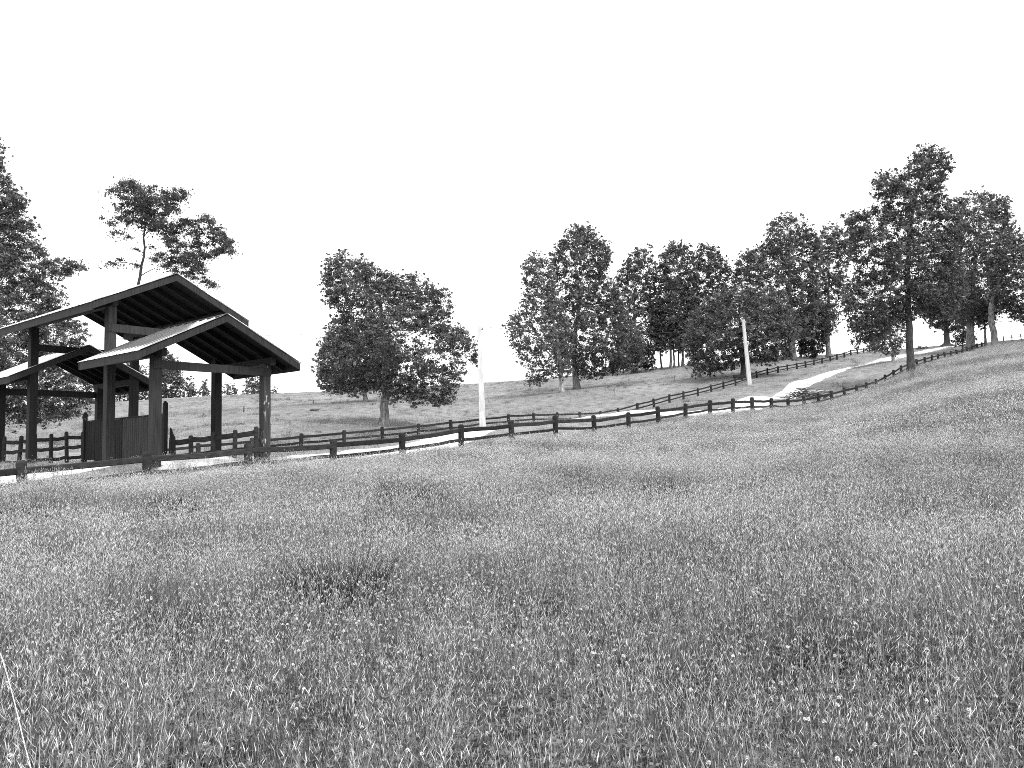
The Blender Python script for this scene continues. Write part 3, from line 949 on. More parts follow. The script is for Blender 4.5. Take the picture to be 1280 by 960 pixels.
T('broadleaf_tree', 'narrow upright tree between the big twisted tree and the slender grove', BEHIND, (792, 462), 128,
  [(768, 348), (782, 325), (793, 307), (812, 305), (820, 330), (817, 360), (826, 400), (822, 440), (800, 455), (775, 455), (768, 420), (763, 380)], trunk_w=6, cover=2.1, tone=.05, crad=6, holes=((800, 400, 10, 10, .5),))
T('bush', 'low very dark thicket under the narrow upright tree', None, (795, 462), 126,
  [(765, 440), (780, 425), (800, 422), (816, 432), (818, 461), (780, 463), (764, 460)], trunk_w=4, cover=3, tone=.022, crad=5, bark=M_bark_dark)
GRV = 'slender grove trees on the skyline'
T('slender_tree', 'slender grove tree with the highest rounded crown', GRV, (838.6, 460), 128,
  [(825, 316), (840, 299), (856, 300), (868, 315), (872, 345), (870, 400), (852, 440), (825, 442), (811, 400), (814, 345)], trunk_w=3.4, cover=2.2, tone=.058, crad=6.5)
T('slender_tree', 'slender grove tree with pointed crown at the right of its grove', GRV, (853.5, 458.5), 130,
  [(868, 312), (880, 300), (896, 306), (908, 325), (920, 345), (917, 390), (892, 425), (865, 437), (857, 400), (866, 350)], trunk_w=3.4, cover=2.2, tone=.056, crad=6.5)
for (x, lab, po, bk) in ((827, 'thinnest dark stem at the left of the slender grove', [(815, 385), (832, 370), (842, 400), (838, 435), (820, 440), (812, 415)], M_bark_dark),
                         (843, 'pale slender stem between the two taller grove trees', [(832, 350), (850, 345), (866, 360), (866, 410), (850, 437), (830, 430)], M_bark),
                         (848.5, 'low-crowned dark stem in the middle of the slender grove', [(835, 395), (855, 385), (875, 400), (872, 432), (850, 442), (836, 430)], M_bark_dark)):
    T('slender_tree', lab, GRV, (x, 459.5), 129, po, trunk_w=2.6, cover=1.8, tone=.055, crad=5.5, bark=bk)
T('spreading_tree', 'low dark spreading tree behind the leaning white pole', BEHIND, (930, 472), 97,
  [(862, 395), (875, 380), (900, 365), (925, 352), (950, 358), (975, 375), (992, 400), (994, 430), (985, 450), (960, 455), (940, 456), (915, 463), (890, 469), (872, 471), (862, 455), (857, 430)],
  trunk_w=9, cover=2.9, tone=.048, crad=8, bark=M_bark_dark)
T('broadleaf_tree', 'tall broad tree above the far fence behind the spreading tree', BEHIND, (991, 449), 116,
  [(922, 322), (940, 308), (955, 303), (962, 272), (980, 264), (1000, 268), (1016, 283), (1027, 300), (1022, 340), (1024, 380), (1016, 420), (990, 427), (960, 424), (940, 402), (928, 370), (918, 342)],
  trunk_w=7.5, cover=2.4, tone=.06, crad=7.5, holes=((1000, 285, 12, 9, .5),), trunk_path=[(991, 443), (990.5, 425), (989, 390), (986, 330), (986, 295)])
T('slender_tree', 'thin trunk close beside the tall broad tree above the fence', None, (1001, 449), 122,
  [(985, 395), (1000, 380), (1014, 395), (1012, 425), (995, 430)], trunk_w=3.5, cover=2, tone=.05, crad=5.5)
T('bush', 'dark conical evergreen bush between two trunks by the far fence', None, (1017, 448), 119,
  [(1000, 392), (1012, 365), (1020, 365), (1032, 390), (1036, 412), (1029, 442), (1012, 449), (999, 442), (997, 412)], trunk_w=4, cover=3.2, tone=.025, crad=5.5, bark=M_bark_dark)
T('broadleaf_tree', 'narrow open tree at the end of the hill clump before the gap of sky', BEHIND, (1036, 446), 122,
  [(1022, 300), (1030, 278), (1046, 276), (1062, 290), (1068, 310), (1058, 340), (1062, 372), (1047, 410), (1030, 427), (1010, 402), (1018, 350)], trunk_w=6, cover=1.8, tone=.056, crad=6.5,
  holes=((1045, 335, 10, 10, .6), (1050, 380, 10, 10, .5)))
T('broadleaf_tree', 'tallest tree, straight dark trunk in the meadow against the fence', None, (1139.5, 476), 74,
  [(1088, 237), (1096, 212), (1112, 210), (1128, 208), (1136, 195), (1148, 176), (1165, 174), (1182, 188), (1190, 210), (1177, 225), (1182, 243), (1204, 248), (1198, 270), (1204, 300), (1198, 330), (1207, 360), (1192, 390),
   (1165, 402), (1150, 397), (1130, 410), (1100, 427), (1075, 432), (1063, 415), (1058, 385), (1055, 360), (1074, 340), (1064, 320), (1060, 285), (1056, 268), (1080, 260), (1100, 253)],
  trunk_w=9.5, cover=2.45, tone=.06, crad=8.5, bark=M_bark_mid, trunk_path=[(1139, 466), (1137, 430), (1135.5, 390), (1134, 340), (1136, 290), (1146, 240), (1160, 200)], holes=((1115, 290, 16, 14, .45), (1170, 280, 14, 10, .5), (1090, 330, 16, 10, .5), (1120, 255, 12, 10, .4), (1150, 235, 10, 8, .3)), thick=.8)
T('slender_tree', 'pale leafy-stemmed tree beside the road behind the tallest tree', None, (1117, 452), 92,
  [(1082, 385), (1110, 370), (1136, 390), (1130, 430), (1120, 448), (1108, 445), (1090, 436)], trunk_w=4.5, bark=M_bark_pale, cover=1.3, tone=.06, crad=6)
CRE = 'trees on the crest beside the road end'
T('spreading_tree', 'dark tree with wide mounded foot at the road crest', CRE, (1184, 434), 138,
  [(1162, 342), (1190, 325), (1216, 340), (1228, 380), (1217, 405), (1195, 418), (1170, 412), (1148, 392), (1152, 360)], trunk_w=8, cover=2.8, tone=.042, crad=7.5, bark=M_bark_dark, flare=3)
T('broadleaf_tree', 'high airy-topped tree on the crest with thick grey trunk', CRE, (1213, 430), 112,
  [(1198, 262), (1208, 240), (1225, 232), (1245, 238), (1260, 243), (1264, 265), (1268, 290), (1262, 330), (1255, 390), (1240, 400), (1215, 412), (1190, 402), (1183, 350), (1188, 300)], trunk_w=10, cover=2.0, tone=.058, crad=7.5, trunk_path=[(1212.5, 422), (1213, 400), (1216, 350), (1224, 285)])
T('slender_tree', 'thin grey stem between the two thick crest trunks', CRE, (1232, 429), 113,
  [(1220, 385), (1235, 370), (1248, 390), (1243, 405), (1225, 410)], trunk_w=3.6, cover=2, tone=.05, crad=6)
T('broadleaf_tree', 'leaning grey-trunked crest tree spreading out of the frame', CRE, (1244, 430), 106,
  [(1236, 320), (1255, 285), (1280, 288), (1320, 310), (1345, 350), (1335, 400), (1290, 408), (1258, 397), (1236, 372)], trunk_w=8.5, cover=2.3, tone=.056, crad=7.5, flare=2.2, trunk_path=[(1243, 421), (1239.5, 402), (1239, 380), (1252, 340), (1270, 310)])
T('bush', 'scrubby bush at the foot of the crest trunks', None, (1203, 431), 115,
  [(1192, 425), (1200, 410), (1215, 412), (1222, 425), (1215, 432), (1195, 433)], trunk_w=2.5, cover=2, tone=.05, crad=4.5)
T('bush', 'small round bush beyond the far fence under the tallest tree', None, (1093, 437), 138,
  [(1082, 435), (1088, 425), (1098, 426), (1104, 434), (1100, 440), (1085, 440)], trunk_w=2, cover=2, tone=.05, crad=4)
T('bush', 'low bush at the roadside on the crest', None, (1151, 437), 134, [(1146, 436), (1150, 431), (1158, 434), (1160, 438), (1148, 439)], trunk_w=1.5, cover=2, tone=.04, crad=3)
FAR = 'far trees beyond the pasture'
def far_tree(lab, x, d, po, cov=2.4, tn=.05, nm='broadleaf_tree'):
    bx = unproj(x, 505, d)
    T(nm, lab, FAR, (x, 500), d, po, trunk_w=4, cover=cov, tone=tn, crad=5, leaf=.0026)
far_tree('bushy far tree seen beside the gate through the pavilion', 160, 205, [(140, 470), (150, 455), (165, 450), (182, 458), (187, 480), (184, 505), (140, 508)])
far_tree('largest rounded far tree seen beside the white-topped field marker', 207, 200, [(186, 470), (192, 442), (205, 434), (217, 442), (227, 458), (230, 482), (228, 503), (186, 506)], 3.4)
far_tree('pointed far tree next to the largest rounded far tree', 238, 205, [(228, 488), (235, 470), (240, 472), (247, 488), (247, 502), (228, 503)], 2.0)
far_tree('narrow far tree left of the rear pavilion post', 256, 205, [(248, 490), (252, 476), (257, 472), (262, 488), (264, 500), (248, 502)], 1.8)
far_tree('thin open far pine right of the rear pavilion post', 284, 210, [(277, 492), (281, 478), (286, 476), (290, 490), (289, 500), (277, 500)], 1.4, .06, 'pine_tree')
far_tree('small slim far pine with clear sky around it', 292, 210, [(288, 490), (291, 478), (294, 480), (298, 494), (297, 500), (288, 500)], 1.5, .05, 'pine_tree')
far_tree('compact dark far tree framed by the white-flecked post', 316, 205, [(303, 490), (308, 472), (318, 467), (327, 472), (330, 488), (328, 498), (303, 500)], 2.3)
far_tree('small far sapling on the ridge right of the white-flecked post', 343, 205, [(338, 490), (342, 480), (345, 482), (347, 493), (345, 498), (338, 498)], 1.6)

# ------------------------------------------------------------------ small things between and beyond the fences
def stake(lab, px, ytop, ybot, d, w, mat):
    p = unproj(px, ybot, d); z = tz1(p[0], p[1])
    h = (ybot - ytop) / FPX * d
    b = MB(); b.tube([(0, 0, -.2), (0.01, 0, h * .5), (0.0, 0, h)], [w, w * .9, w * .75], 6)
    b.tube([(0, 0, h * .92), (0.06, 0, h * .97)], [w * .5, w * .4], 5)
    o = b.build('wooden_stake', mat, smooth=True); o.location = (p[0], p[1], z)
    tag(o, lab, 'stake', 'stakes in the pasture')
M_palestake = node_mat('pale_stake', .4, .6, 4)
for a in [('white-topped field marker at the far edge of the left pasture', 232, 493, 499, 165, .16, M_palestake),
          ('short dark stake in the pasture seen between the rear and front pavilion posts', 304.8, 507, 514.5, 95, .07, M_rail),
          ('stubby dark stake in the pasture seen left of the rear pavilion post', 254, 512, 515, 95, .09, M_rail),
          ('dark stake in open pasture left of the lone round tree', 391.5, 498, 504, 105, .06, M_rail),
          ('tall thin stake behind the far fence right of the nearer pole', 713, 500, 512, 88, .022, M_rail),
          ('thin stake just uphill of the far fence below the narrow upright tree', 768.5, 487, 495, 92, .022, M_rail),
          ('thin stake on the shaded slope below the slender grove', 843.5, 475, 483, 100, .022, M_rail),
          ('thin stake on the slope below the spreading tree foliage', 892.5, 460, 469, 104, .022, M_rail)]:
    stake(*a)
# fallen branch in the pasture
p = unproj(303, 534, 66); z = tz1(p[0], p[1])
b = MB(); b.tube([(-.25, 0, .12), (0, 0, .06), (.12, 0, .02), (.3, .05, .03)], [.03, .05, .05, .02], 6); b.tube([(0, 0, .06), (.2, -.1, .16)], [.03, .01], 5)
o = b.build('fallen_branch', M_rail, smooth=True); o.location = (p[0], p[1], z); tag(o, 'short dark fallen branch lying in the pasture behind the pavilion', 'branch')
# trough by the spreading tree
p = unproj(923, 473, 95.5); p[2] = tz1(p[0], p[1])
tr_ = thing('feed_trough', 'dark wooden feed trough beside the spreading tree trunk', 'trough', p)
b = MB()
b.box((-.55, -.2, .32), (.55, .2, .36)); b.box((-.55, -.22, .363), (.55, -.18, .62)); b.box((-.55, .18, .363), (.55, .22, .62)); b.box((-.59, -.22, .30), (-.553, .22, .66)); b.box((.553, -.22, .30), (.59, .22, .66))
b.build('tub', M_rail, tr_)
for (x, y) in ((-.45, -.15), (.45, -.15), (-.45, .15), (.45, .15)):
    b = MB(); b.box((x - .04, y - .04, -.1), (x + .04, y + .04, .317)); b.build('leg', M_rail, tr_)

def rock_mesh(r, s, mat, name='rock'):
    import bmesh
    bm = bmesh.new(); bmesh.ops.create_icosphere(bm, subdivisions=2, radius=1)
    ph = r.uniform(0, 6, 6)
    for v in bm.verts:
        c = v.co
        k = 1 + .22 * math.sin(2.3 * c.x + ph[0]) + .18 * math.sin(3.1 * c.y + ph[1]) + .15 * math.sin(2.7 * c.z + ph[2]) + .05 * math.sin(7 * c.x + 5 * c.y + ph[3])
        v.co = Vector((c.x * s[0], c.y * s[1], c.z * s[2])) * k
    me = bpy.data.meshes.new(name); bm.to_mesh(me); bm.free(); me.materials.append(mat)
    return me
rr = np.random.default_rng(5)
stones = [(968, 489, 'pale flat stone lying at the right end of the debris heap', (1.1, .6, .14), M_stone), (1022, 481.5, 'pale stone slab on the verge uphill of the debris heap', (1.3, .8, .26), M_stone),
          (394, 513, 'small dark rock alone in the left pasture', (.5, .3, .14), M_bark_dark)]
for (x, y, lab, s, mt) in [(1021, 483, stones[1][2], stones[1][3], M_stone), (1054, 477, 'low grassy mound in the verge beside the road', (0, 0, 0), None)]:
    if mt is None: continue
    p = unproj(x, y, 77); o = link('stone_slab', rock_mesh(rr, s, mt)); o.location = (p[0], p[1], tz1(p[0], p[1]) + .06); tag(o, lab, 'stone')
p = unproj(394, 513, 88); o = link('rock', rock_mesh(rr, (.55, .35, .16), M_bark_dark)); o.location = (p[0], p[1], tz1(p[0], p[1]) + .05); tag(o, stones[2][2], 'rock')
# heap of cut branches and stones by the road: one heap
hp = unproj(1003, 488, 70); hp[2] = tz1(hp[0], hp[1])
heap = thing('debris_heap', 'heap of cut branches and rubble beside the gravel road', 'heap', hp)
b = MB()
for i in range(110):
    a = rr.uniform(0, 6.28); q = rr.normal(size=2) * np.array([1.3, .7]); L_ = rr.uniform(.5, 1.7); h = max(.08, 1.05 - .42 * abs(q[0])) * rr.uniform(.2, 1)
    dvec = np.array([math.cos(a), math.sin(a) * .5, rr.uniform(-.25, .3)]) * L_ / 2
    c = np.array([q[0], q[1], h])
    b.tube([c - dvec, c + rr.normal(size=3) * .04, c + dvec], [.04, .032, .015], 5)
b.build('branches', M_bark_dark, heap, smooth=True)
for i in range(14):
    me = rock_mesh(rr, rr.uniform(.08, .26, 3) * np.array([1.3, 1, .7]), M_stone)
    o = link('stone', me, heap); o.location = (rr.normal() * 1.1, rr.normal() * .4 - .2, .08)
me = rock_mesh(rr, (.75, .45, .13), M_stone); o = link('stone', me, heap); o.location = (1.55, .3, .1); o['label'] = 'largest pale flat stone'

# ------------------------------------------------------------------ grass
SRC = bpy.data.collections.new('grass_tufts')                  # not linked to the scene
def tuft(name, nblade, nstalk, rad, blen, bw, slen, head, headw, tone_b, tone_s, tone_h, seed, nleaf=0, lean=.35, curl=.5, segs=4, arch=0):
    r = np.random.default_rng(seed)
    V = []; F = []; Tn = []; n0 = 0
    def strip(base, dirv, length, width, bend, tone, sg, taper=True):
        nonlocal n0
        az = r.uniform(0, 6.28)
        side = np.array([math.cos(az), math.sin(az), 0])
        p = base.copy(); dv = dirv.copy()
        for i in range(sg + 1):
            t = i / sg
            w = width * ((1 - t) ** .6 if taper else 1) * .5 + .0004
            V.append(p - side * w); V.append(p + side * w); Tn.extend([tone, tone])
            dv = dv + bend / sg; dv /= np.linalg.norm(dv)
            p = p + dv * length / sg
        for i in range(sg):
            a = n0 + 2 * i
            F.append((a, a + 1, a + 3, a + 2))
        n0 += 2 * (sg + 1)
        return p, dv
    for i in range(nblade):
        q = r.normal(size=2) * rad * .55
        ln = blen * r.uniform(.45, 1.2)
        a = r.uniform(0, 6.28); le = lean * r.uniform(.1, 1.3)
        dv = np.array([math.cos(a) * le, math.sin(a) * le, 1.]); dv /= np.linalg.norm(dv)
        k = curl * r.uniform(.1, 1.6) * (2.2 if r.uniform() < .16 else 1)
        bend = np.array([math.cos(a) * k, math.sin(a) * k, -.5 * k])
        dry = r.uniform() < .17
        strip(np.array([q[0], q[1], -.03]), dv, ln, bw * r.uniform(.6, 1.4), bend, (tone_h if dry else tone_b) * r.uniform(.5, 1.5), segs)
    for i in range(arch):            # long thin withered blades that arch over
        q = r.normal(size=2) * rad * .5; a = r.uniform(0, 6.28)
        dv = np.array([math.cos(a) * .5, math.sin(a) * .5, 1.]); dv /= np.linalg.norm(dv); k = r.uniform(1.2, 2.6)
        strip(np.array([q[0], q[1], -.03]), dv, slen * r.uniform(.7, 1.25), bw * .85, np.array([math.cos(a) * k * .7, math.sin(a) * k * .7, -k]), tone_h * r.uniform(.8, 1.25), 7)
    for i in range(nstalk):
        q = r.normal(size=2) * rad * .6
        ln = slen * r.uniform(.65, 1.15)
        a = r.uniform(0, 6.28); le = .11 * r.uniform(.1, 1.5)
        dv = np.array([math.cos(a) * le, math.sin(a) * le, 1.]); dv /= np.linalg.norm(dv)
        k = .25 * r.uniform(0, 1.4)
        tn = tone_s * r.uniform(.6, 1.4)
        p, dv = strip(np.array([q[0], q[1], -.03]), dv, ln, max(bw * .5, .0014), np.array([math.cos(a) * k, math.sin(a) * k, -.1 * k]), tn, 3, taper=False)
        # seed head: three-sided spindle
        hl = head * r.uniform(.7, 1.3); hw = headw * r.uniform(.7, 1.3)
        s1 = np.cross(dv, (.3, .9, .1)); s1 /= np.linalg.norm(s1); s2 = np.cross(dv, s1)
        th = tone_h * r.uniform(.65, 1.3)
        ring = [(s1 * math.cos(t) + s2 * math.sin(t)) * hw * .5 for t in (0, 2.09, 4.19)]
        pts_ = [p] + [p + dv * hl * .4 + q_ for q_ in ring] + [p + dv * hl + np.array([math.cos(a), math.sin(a), -.2]) * hl * .15]
        V.extend(pts_); Tn.extend([th] * 5)
        for (i0, i1) in ((1, 2), (2, 3), (3, 1)):
            F.append((n0, n0 + i0, n0 + i1, n0 + i1)); F.append((n0 + i0, n0 + 4, n0 + i1, n0 + i1))
        n0 += 5
    for i in range(nleaf):                                        # clover leaves
        q = r.normal(size=2) * rad * .8; h = r.uniform(.08, .26)
        c = np.array([q[0], q[1], h]); t0 = r.uniform(0, 6.28); tn = tone_b * r.uniform(.7, 1.3)
        for k in range(3):
            a = t0 + k * 2.09; rad_ = r.uniform(.009, .014)
            u = np.array([math.cos(a), math.sin(a), .25]); s_ = np.array([-math.sin(a), math.cos(a), 0])
            V.extend([c, c + u * rad_ + s_ * rad_ * .8, c + u * rad_ * 2, c + u * rad_ - s_ * rad_ * .8]); Tn.extend([tn] * 4)
            F.append((n0, n0 + 1, n0 + 2, n0 + 3)); n0 += 4
    quads = [f for f in F if f[2] != f[3]]; tris = [f[:3] for f in F if f[2] == f[3]]
    me = raw_mesh(name, np.array(V), [np.array(quads)] + ([np.array(tris)] if tris else []), tone=np.array(Tn), mat=M_grass)
    o = bpy.data.objects.new(name, me); SRC.objects.link(o); return o
GB, GSK, GH = .105, .15, .54
names = []
# near tufts 0-5, middle 6-9, far 10-13, short pasture 14-16
for i in range(6):
    tuft('tuft_%02d' % i, 30, (13, 9, 3, 16, 8, 5)[i], .09, .19, .0026, .45, .04, .0028, GB * 1.15, (.10, .24, .16, .3, .08, .2)[i], GH, 20 + i, nleaf=(10, 4, 30, 0, 12, 24)[i], curl=(.7, .5, 1.0, .4, .9, 1.3)[i], arch=(3, 4, 2, 1, 6, 5)[i])
for i in range(4):
    tuft('tuft_%02d' % (6 + i), 30, (20, 12, 24, 8)[i], .17, .20, .0042, .44, .05, .0050, GB * 1.25, (.12, .26, .2, .1)[i], GH, 40 + i, segs=3, arch=(2, 4, 1, 5)[i])
for i in range(4):
    tuft('tuft_%02d' % (10 + i), 26, (30, 20, 34, 16)[i], .32, .26, .009, .40, .07, .012, GB * 1.4, GSK * 1.2, GH * (.92, .98, .85, .94)[i], 60 + i, segs=2)
for i in range(3):
    tuft('tuft_%02d' % (14 + i), 34, 4, .40, .13, .016, .16, .04, .015, .225, .24, .40, 80 + i, segs=2, lean=.8)
tuft('tuft_17', 46, 6, .34, .34, .02, .4, .05, .02, .08, .12, .3, 90, segs=2, lean=.7)

TUS = [('largest dark tussock with long bent blades in the middle foreground', 425, 800, 7.0, .50, .62, 2600, 1, .04, .0055),
       ('arching pale-tipped tussock left of the largest dark one', 205, 835, 6.0, .38, .50, 1500, 2, .07, .005),
       ('dark flat-topped tussock halfway to the fence below the lone round tree', 510, 648, 14.5, .70, .62, 2600, 3, .012, .010),
       ('faint dark tussock between the flat-topped one and the frame edge', 213, 658, 14, .55, .55, 1500, 4, .02, .010),
       ('broad faint tussock in the middle of the meadow right of the flat-topped one', 730, 658, 16, .8, .52, 1700, 5, .03, .010),
       ('dark tussock low in the meadow below the leaning pole', 830, 668, 15, .8, .54, 1700, 6, .028, .010),
       ('coarse broad-bladed tussock at the very front edge', 880, 1010, 4.2, .24, .34, 130, 7, .32, .006),
       ('dark weedy tussock at the frame edge in front of the pavilion', 25, 655, 14, .6, .6, 1000, 8, .025, .010)]
TUS_XY = []
for t_ in TUS:
    q = unproj(t_[1], t_[2], t_[3]); TUS_XY.append((q[0], q[1], t_[4]))
def gn_scatter(name, pts_, rot, scl, idx_, label, coll):
    me = bpy.data.meshes.new(name)
    me.vertices.add(len(pts_)); me.vertices.foreach_set('co', pts_.astype(np.float32).ravel())
    for nm, tp_, arr in (('rot', 'FLOAT_VECTOR', rot), ('scl', 'FLOAT_VECTOR', scl), ('pick', 'INT', idx_)):
        a = me.attributes.new(nm, tp_, 'POINT')
        a.data.foreach_set('vector' if tp_ == 'FLOAT_VECTOR' else 'value', np.ascontiguousarray(arr, dtype=np.float32 if tp_ != 'INT' else np.int32).ravel())
    o = link(name, me); tag(o, label, None, kind='stuff')
    ng = bpy.data.node_groups.new(name, 'GeometryNodeTree')
    ng.interface.new_socket('Geometry', in_out='INPUT', socket_type='NodeSocketGeometry')
    ng.interface.new_socket('Geometry', in_out='OUTPUT', socket_type='NodeSocketGeometry')
    N = ng.nodes; Lk = ng.links
    gi = N.new('NodeGroupInput'); go = N.new('NodeGroupOutput')
    ip = N.new('GeometryNodeInstanceOnPoints'); ci = N.new('GeometryNodeCollectionInfo')
    ci.inputs['Collection'].default_value = coll
    ci.inputs['Separate Children'].default_value = True
    ci.inputs['Reset Children'].default_value = True
    ip.inputs['Pick Instance'].default_value = True
    def attr(nm, t):
        x = N.new('GeometryNodeInputNamedAttribute'); x.data_type = t; x.inputs['Name'].default_value = nm
        return x.outputs['Attribute']
    Lk.new(gi.outputs[0], ip.inputs['Points']); Lk.new(ci.outputs[0], ip.inputs['Instance'])
    Lk.new(attr('pick', 'INT'), ip.inputs['Instance Index'])
    Lk.new(attr('scl', 'FLOAT_VECTOR'), ip.inputs['Scale'])
    er = N.new('FunctionNodeEulerToRotation'); Lk.new(attr('rot', 'FLOAT_VECTOR'), er.inputs[0]); Lk.new(er.outputs[0], ip.inputs['Rotation'])
    Lk.new(ip.outputs[0], go.inputs[0])
    md = o.modifiers.new('scatter', 'NODES'); md.node_group = ng
    return o

def ring(d0, d1, dens, half=44):
    a = math.radians(half)
    n = int(a * (d1 * d1 - d0 * d0) * dens)
    r_ = np.sqrt(rng.uniform(d0 * d0, d1 * d1, n)); t = rng.uniform(-a, a, n)
    return np.stack([r_ * np.sin(t), r_ * np.cos(t)], 1)
def lownoise(P, s, ph=0.0):
    x, y = P[:, 0] / s + ph, P[:, 1] / s - ph
    return (np.sin(x * 1.7 + 1.9 * np.sin(y * .9)) + np.sin(y * 2.1 + 1.4 * np.sin(x * 1.3 + 2)) + np.sin((x + y) * 3.1 + np.sin(x * 2.2))) / 3
sets = []
for (d0, d1, dens, lo_, hi_, sc0) in ((1.2, 9, 205, 0, 6, 1.0), (8, 22, 75, 6, 10, 1.0), (20, 48, 24, 10, 14, .85), (48, 130, 9, 10, 14, .85)):
    P = ring(d0, d1, dens, 60 if d1 < 30 else 50)
    s_ = seg_side(P, near_xy)
    kk = s_ > (.25 if d1 < 50 else .1)
    if d0 > 7 and d1 < 60:                                       # weeds creep under the fence near the pavilion
        kk |= (s_ > -1.5) & (P[:, 0] < -5.4) & (lownoise(P, 1.1, .4) > -.5) & (rng.uniform(size=len(P)) < .95)
    P, s_ = P[kk], s_[kk]
    keep = (s_ < 0) | ~on_pad(P, -.2)
    P, s_ = P[keep], s_[keep]
    P, s_ = (lambda kk: (P[kk], s_[kk]))(rng.uniform(size=len(P)) < .66 + .5 * lownoise(P, .33, 1.7) + .12 * lownoise(P, 2.2, 4.0))     # the sward is patchy
    for (tx, ty, tr_r) in TUS_XY:
        kk = np.hypot(P[:, 0] - tx, P[:, 1] - ty) > tr_r * .95
        P, s_ = P[kk], s_[kk]
    n = len(P)
    hs = sc0 * rng.uniform(.7, 1.2, n) * (1 + .22 * lownoise(P, 1.6, 3.0) + .12 * lownoise(P, 5.0))
    hs *= np.clip(.5 + s_ / 5.0, .42, 1.0)                       # grazed lower along the fence
    pk = rng.integers(lo_, hi_, n)
    sets.append((P, hs, pk))
# verge and pasture: short turf
for (d0, d1, dens) in ((18, 60, 8), (60, 175, 4)):
    P = ring(d0, d1, dens)
    s_ = seg_side(P, near_xy)
    P = P[s_ < .0]
    P = P[~on_road(P, .1) & ~on_pad(P, .6)]
    n = len(P)
    hs = rng.uniform(.5, 1.2, n) * (1 + .5 * lownoise(P, 4.0, 1.0))
    sets.append((P, np.clip(hs, .35, 1.8), np.where(rng.uniform(size=n) < .015 + .06 * (lownoise(P, 9, 2) > .45), 17, rng.integers(14, 17, n))))
for nm, ss, lab in (('meadow_grass', sets[:4], 'tall seeding meadow grass in front of the fence'), ('pasture_grass', sets[4:], 'short pasture turf beyond the fence')):
    P = np.concatenate([a for a, _, _ in ss]); hs = np.concatenate([b_ for _, b_, _ in ss]); pk = np.concatenate([c for _, _, c in ss])
    n = len(P)
    pts3 = np.column_stack([P, tz(P[:, 0], P[:, 1])])
    rot = np.column_stack([rng.normal(0, .09, n), rng.normal(0, .09, n), rng.uniform(0, 6.28, n)])
    scl = np.column_stack([hs * .5 + .5, hs * .5 + .5, hs])
    gn_scatter(nm, pts3, rot, scl, pk, lab, SRC)

# clover blossoms standing in the near meadow
FSRC = bpy.data.collections.new('blossoms')
M_blossom = tone_mat('clover_blossom', rough=.9, translucent=.15, vary=.2, gloss=.05)
for k in range(3):
    b = MB(); rb = np.random.default_rng(300 + k)
    h = (.52, .60, .46)[k]
    b.tube([(0, 0, 0), (.01, .005, h * .5), (.015 * k, .01, h)], [.0012, .0012, .001], 4, tone=.16)
    V = []; 
    tip = np.array([.015 * k, .01, h + .006])
    for i in range(46):                                            # florets packed into a ball
        u = rb.normal(size=3); u /= np.linalg.norm(u); u[2] = abs(u[2]) * 1.1 - .25
        s_ = np.cross(u, (.2, .3, 1.)); s_ /= np.linalg.norm(s_); t_ = np.cross(u, s_)
        c = tip + u * .0115
        b.add([tip + u * .002 + s_ * .0022, tip + u * .002 - s_ * .0022, c - s_ * .0012 + t_ * .001, c + s_ * .0012 + t_ * .001], [(0, 1, 2, 3)], tone=.68 * rb.uniform(.75, 1.15))
    me = bpy.data.meshes.new('blossom_%d' % k); me.from_pydata(np.concatenate(b.v).tolist(), [], b.f)
    a = me.attributes.new('tone', 'FLOAT', 'POINT'); a.data.foreach_set('value', np.concatenate(b.tones).astype(np.float32)); me.materials.append(M_blossom)
    FSRC.objects.link(bpy.data.objects.new('blossom_%d' % k, me))
P = np.concatenate([ring(2.5, 7, 190), ring(7, 12, 80), ring(12, 22, 12)])
w_ = lownoise(P, .9, 5.0) + .5 * lownoise(P, 2.6, 1.5) - .30 - .02 * P[:, 0] * (P[:, 1] < 9) * 0
leftp = ((P[:, 0] + 2.6) / 2.4) ** 2 + ((P[:, 1] - 6.6) / 2.3) ** 2 < 1
rightp = ((P[:, 0] - 1.6) / 2.6) ** 2 + ((P[:, 1] - 6.3) / 2.2) ** 2 < 1
pk_ = np.where(leftp, .85, np.where(rightp, .6, .3)) * (.5 + .5 * np.clip(w_ + .6, 0, 1))
P = P[rng.uniform(size=len(P)) < pk_]
n = len(P)
pts3 = np.column_stack([P, tz(P[:, 0], P[:, 1])])
s_ = rng.uniform(.55, .88, n)
gn_scatter('clover_blossoms', pts3, np.column_stack([rng.normal(0, .22, n), rng.normal(0, .22, n), rng.uniform(0, 6.28, n)]), np.column_stack([s_, s_, rng.uniform(.70, .98, n)]), rng.integers(0, 3, n),
           'pale clover blossoms scattered through the near grass', FSRC)

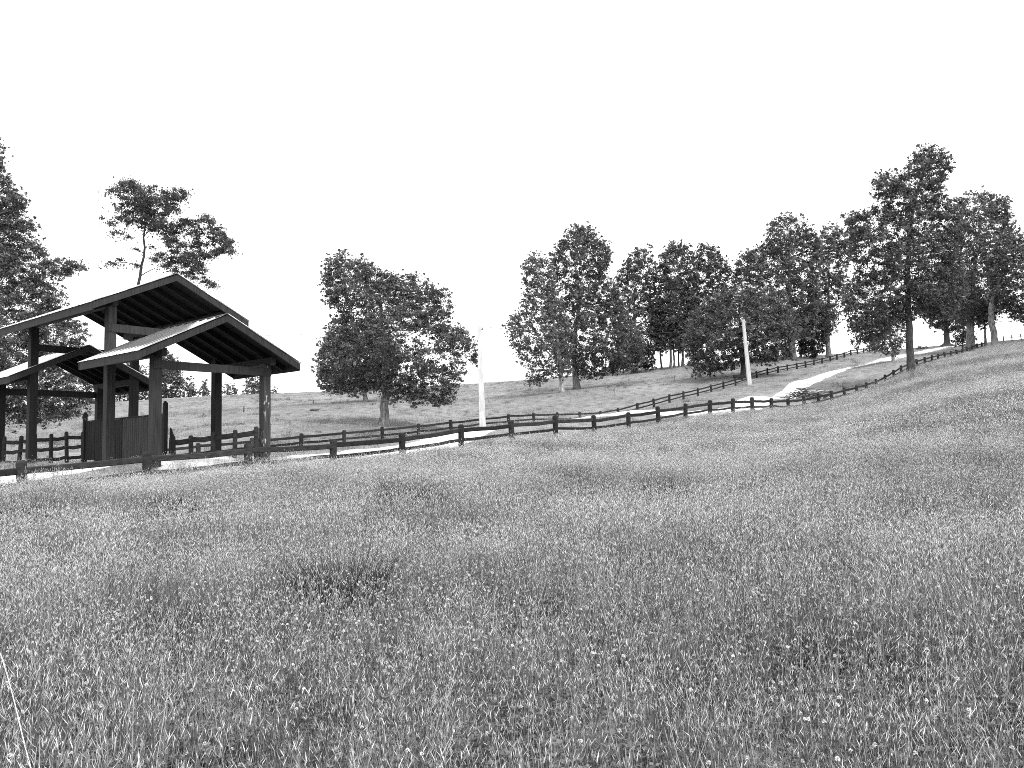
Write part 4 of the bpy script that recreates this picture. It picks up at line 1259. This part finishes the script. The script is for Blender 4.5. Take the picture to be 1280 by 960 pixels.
# tussocks that stand out of the meadow
def tussock(lab, px, py, d, R, H, n, seed, tone=.11, width=.006):
    r = np.random.default_rng(seed)
    p = unproj(px, py, d); p[2] = tz1(p[0], p[1])
    V = []; F = []; Tn = []; k0 = 0
    for i in range(n):
        a = r.uniform(0, 6.28); rr_ = R * .55 * math.sqrt(r.uniform()); q = np.array([math.cos(a) * rr_, math.sin(a) * rr_, -.03])
        a2 = a + r.normal() * .5; le = r.uniform(.03, .42); ln = H * r.uniform(.6, 1.35); k = r.uniform(.2, 2.2)
        dv = np.array([math.cos(a2) * le, math.sin(a2) * le, 1.]); dv /= np.linalg.norm(dv)
        az = r.uniform(0, 6.28); sd_ = np.array([math.cos(az), math.sin(az), 0])
        tn = (tone if r.uniform() > .09 else .42) * r.uniform(.65, 1.3)
        x = q.copy()
        for j in range(6):
            w = width * (1 - j / 5) ** .6 * .5 + .0005
            V += [x - sd_ * w, x + sd_ * w]; Tn += [tn, tn]
            dv = dv + np.array([math.cos(a2) * k, math.sin(a2) * k, -.6 * k]) / 5; dv /= np.linalg.norm(dv)
            x = x + dv * ln / 5
        for j in range(5):
            b0 = k0 + 2 * j; F.append((b0, b0 + 1, b0 + 3, b0 + 2))
        k0 += 12
    o = link('grass_tussock', raw_mesh('grass_tussock', np.array(V), np.array(F), tone=np.array(Tn), mat=M_grass)); o.location = p
    tag(o, lab, 'tussock', 'tussocks in the meadow')
for (lab, px, py, d, R_t, H_t, n_t, sd_t, tn_t, wd_t) in TUS:
    tussock(lab, px, py, d, R_t, H_t, n_t, sd_t, tn_t, wd_t)
# weeds at the foot of the near fence
def weed(lab, px, py, d, h, seed):
    r = np.random.default_rng(seed); p = unproj(px, py, d); p[2] = tz1(p[0], p[1])
    root = thing('weed', lab, 'weed', p, 'weeds by the fence')
    b = MB(); V = []; F = []; Tn = []; k = 0
    for i in range(5):
        a = r.uniform(0, 6.28); t = np.array([math.cos(a) * .12, math.sin(a) * .12, h * r.uniform(.7, 1)])
        b.tube([(0, 0, -.05), t * .5 + r.normal(size=3) * .02, t], [.008, .006, .004], 5)
        for j in range(14):
            s0 = t * r.uniform(.3, 1); a2 = r.uniform(0, 6.28); u = np.array([math.cos(a2), math.sin(a2), r.uniform(-.2, .5)]); s_ = np.cross(u, (0, 0, 1.)); l = r.uniform(.06, .12)
            V += [s0, s0 + u * l * .5 + s_ * l * .22, s0 + u * l, s0 + u * l * .5 - s_ * l * .22]; Tn += [.12 * r.uniform(.7, 1.3)] * 4; F.append((k, k + 1, k + 2, k + 3)); k += 4
    b.build('stem', M_bark, root, smooth=True)
    link('leaves', raw_mesh('leaves', np.array(V), np.array(F), tone=np.array(Tn), mat=M_leaf), root)
weed('leafy weed clinging to the first fence post in front of the pavilion', 38, 596, 19.0, .75, 1)
weed('tall thistle-like weed in front of the near fence by the railing', 70, 594, 19.6, .8, 2)
weed('low weed beside the near fence below the gate', 160, 592, 20.8, .5, 3)
# the single pale straw crossing the corner
a = unproj(-2, 810, 3.6); c = unproj(41, 965, 2.9)
b = MB(); pts_ = [a + (c - a) * t + np.array([.004 * math.sin(t * 5), 0, .006 * math.sin(t * 3)]) for t in np.linspace(-.12, 1.25, 12)]
b.tube(pts_, np.linspace(.0014, .0028, 12), 6, tone=.6)
for t in (2, 6): b.tube([pts_[t], pts_[t] + (pts_[t + 1] - pts_[t]) * .08], .005, 6, tone=.6)
o = b.build('dry_straw', tone_mat('straw', translucent=.1, vary=0), smooth=True); tag(o, 'long pale dry straw leaning across the near corner of the meadow', 'straw')
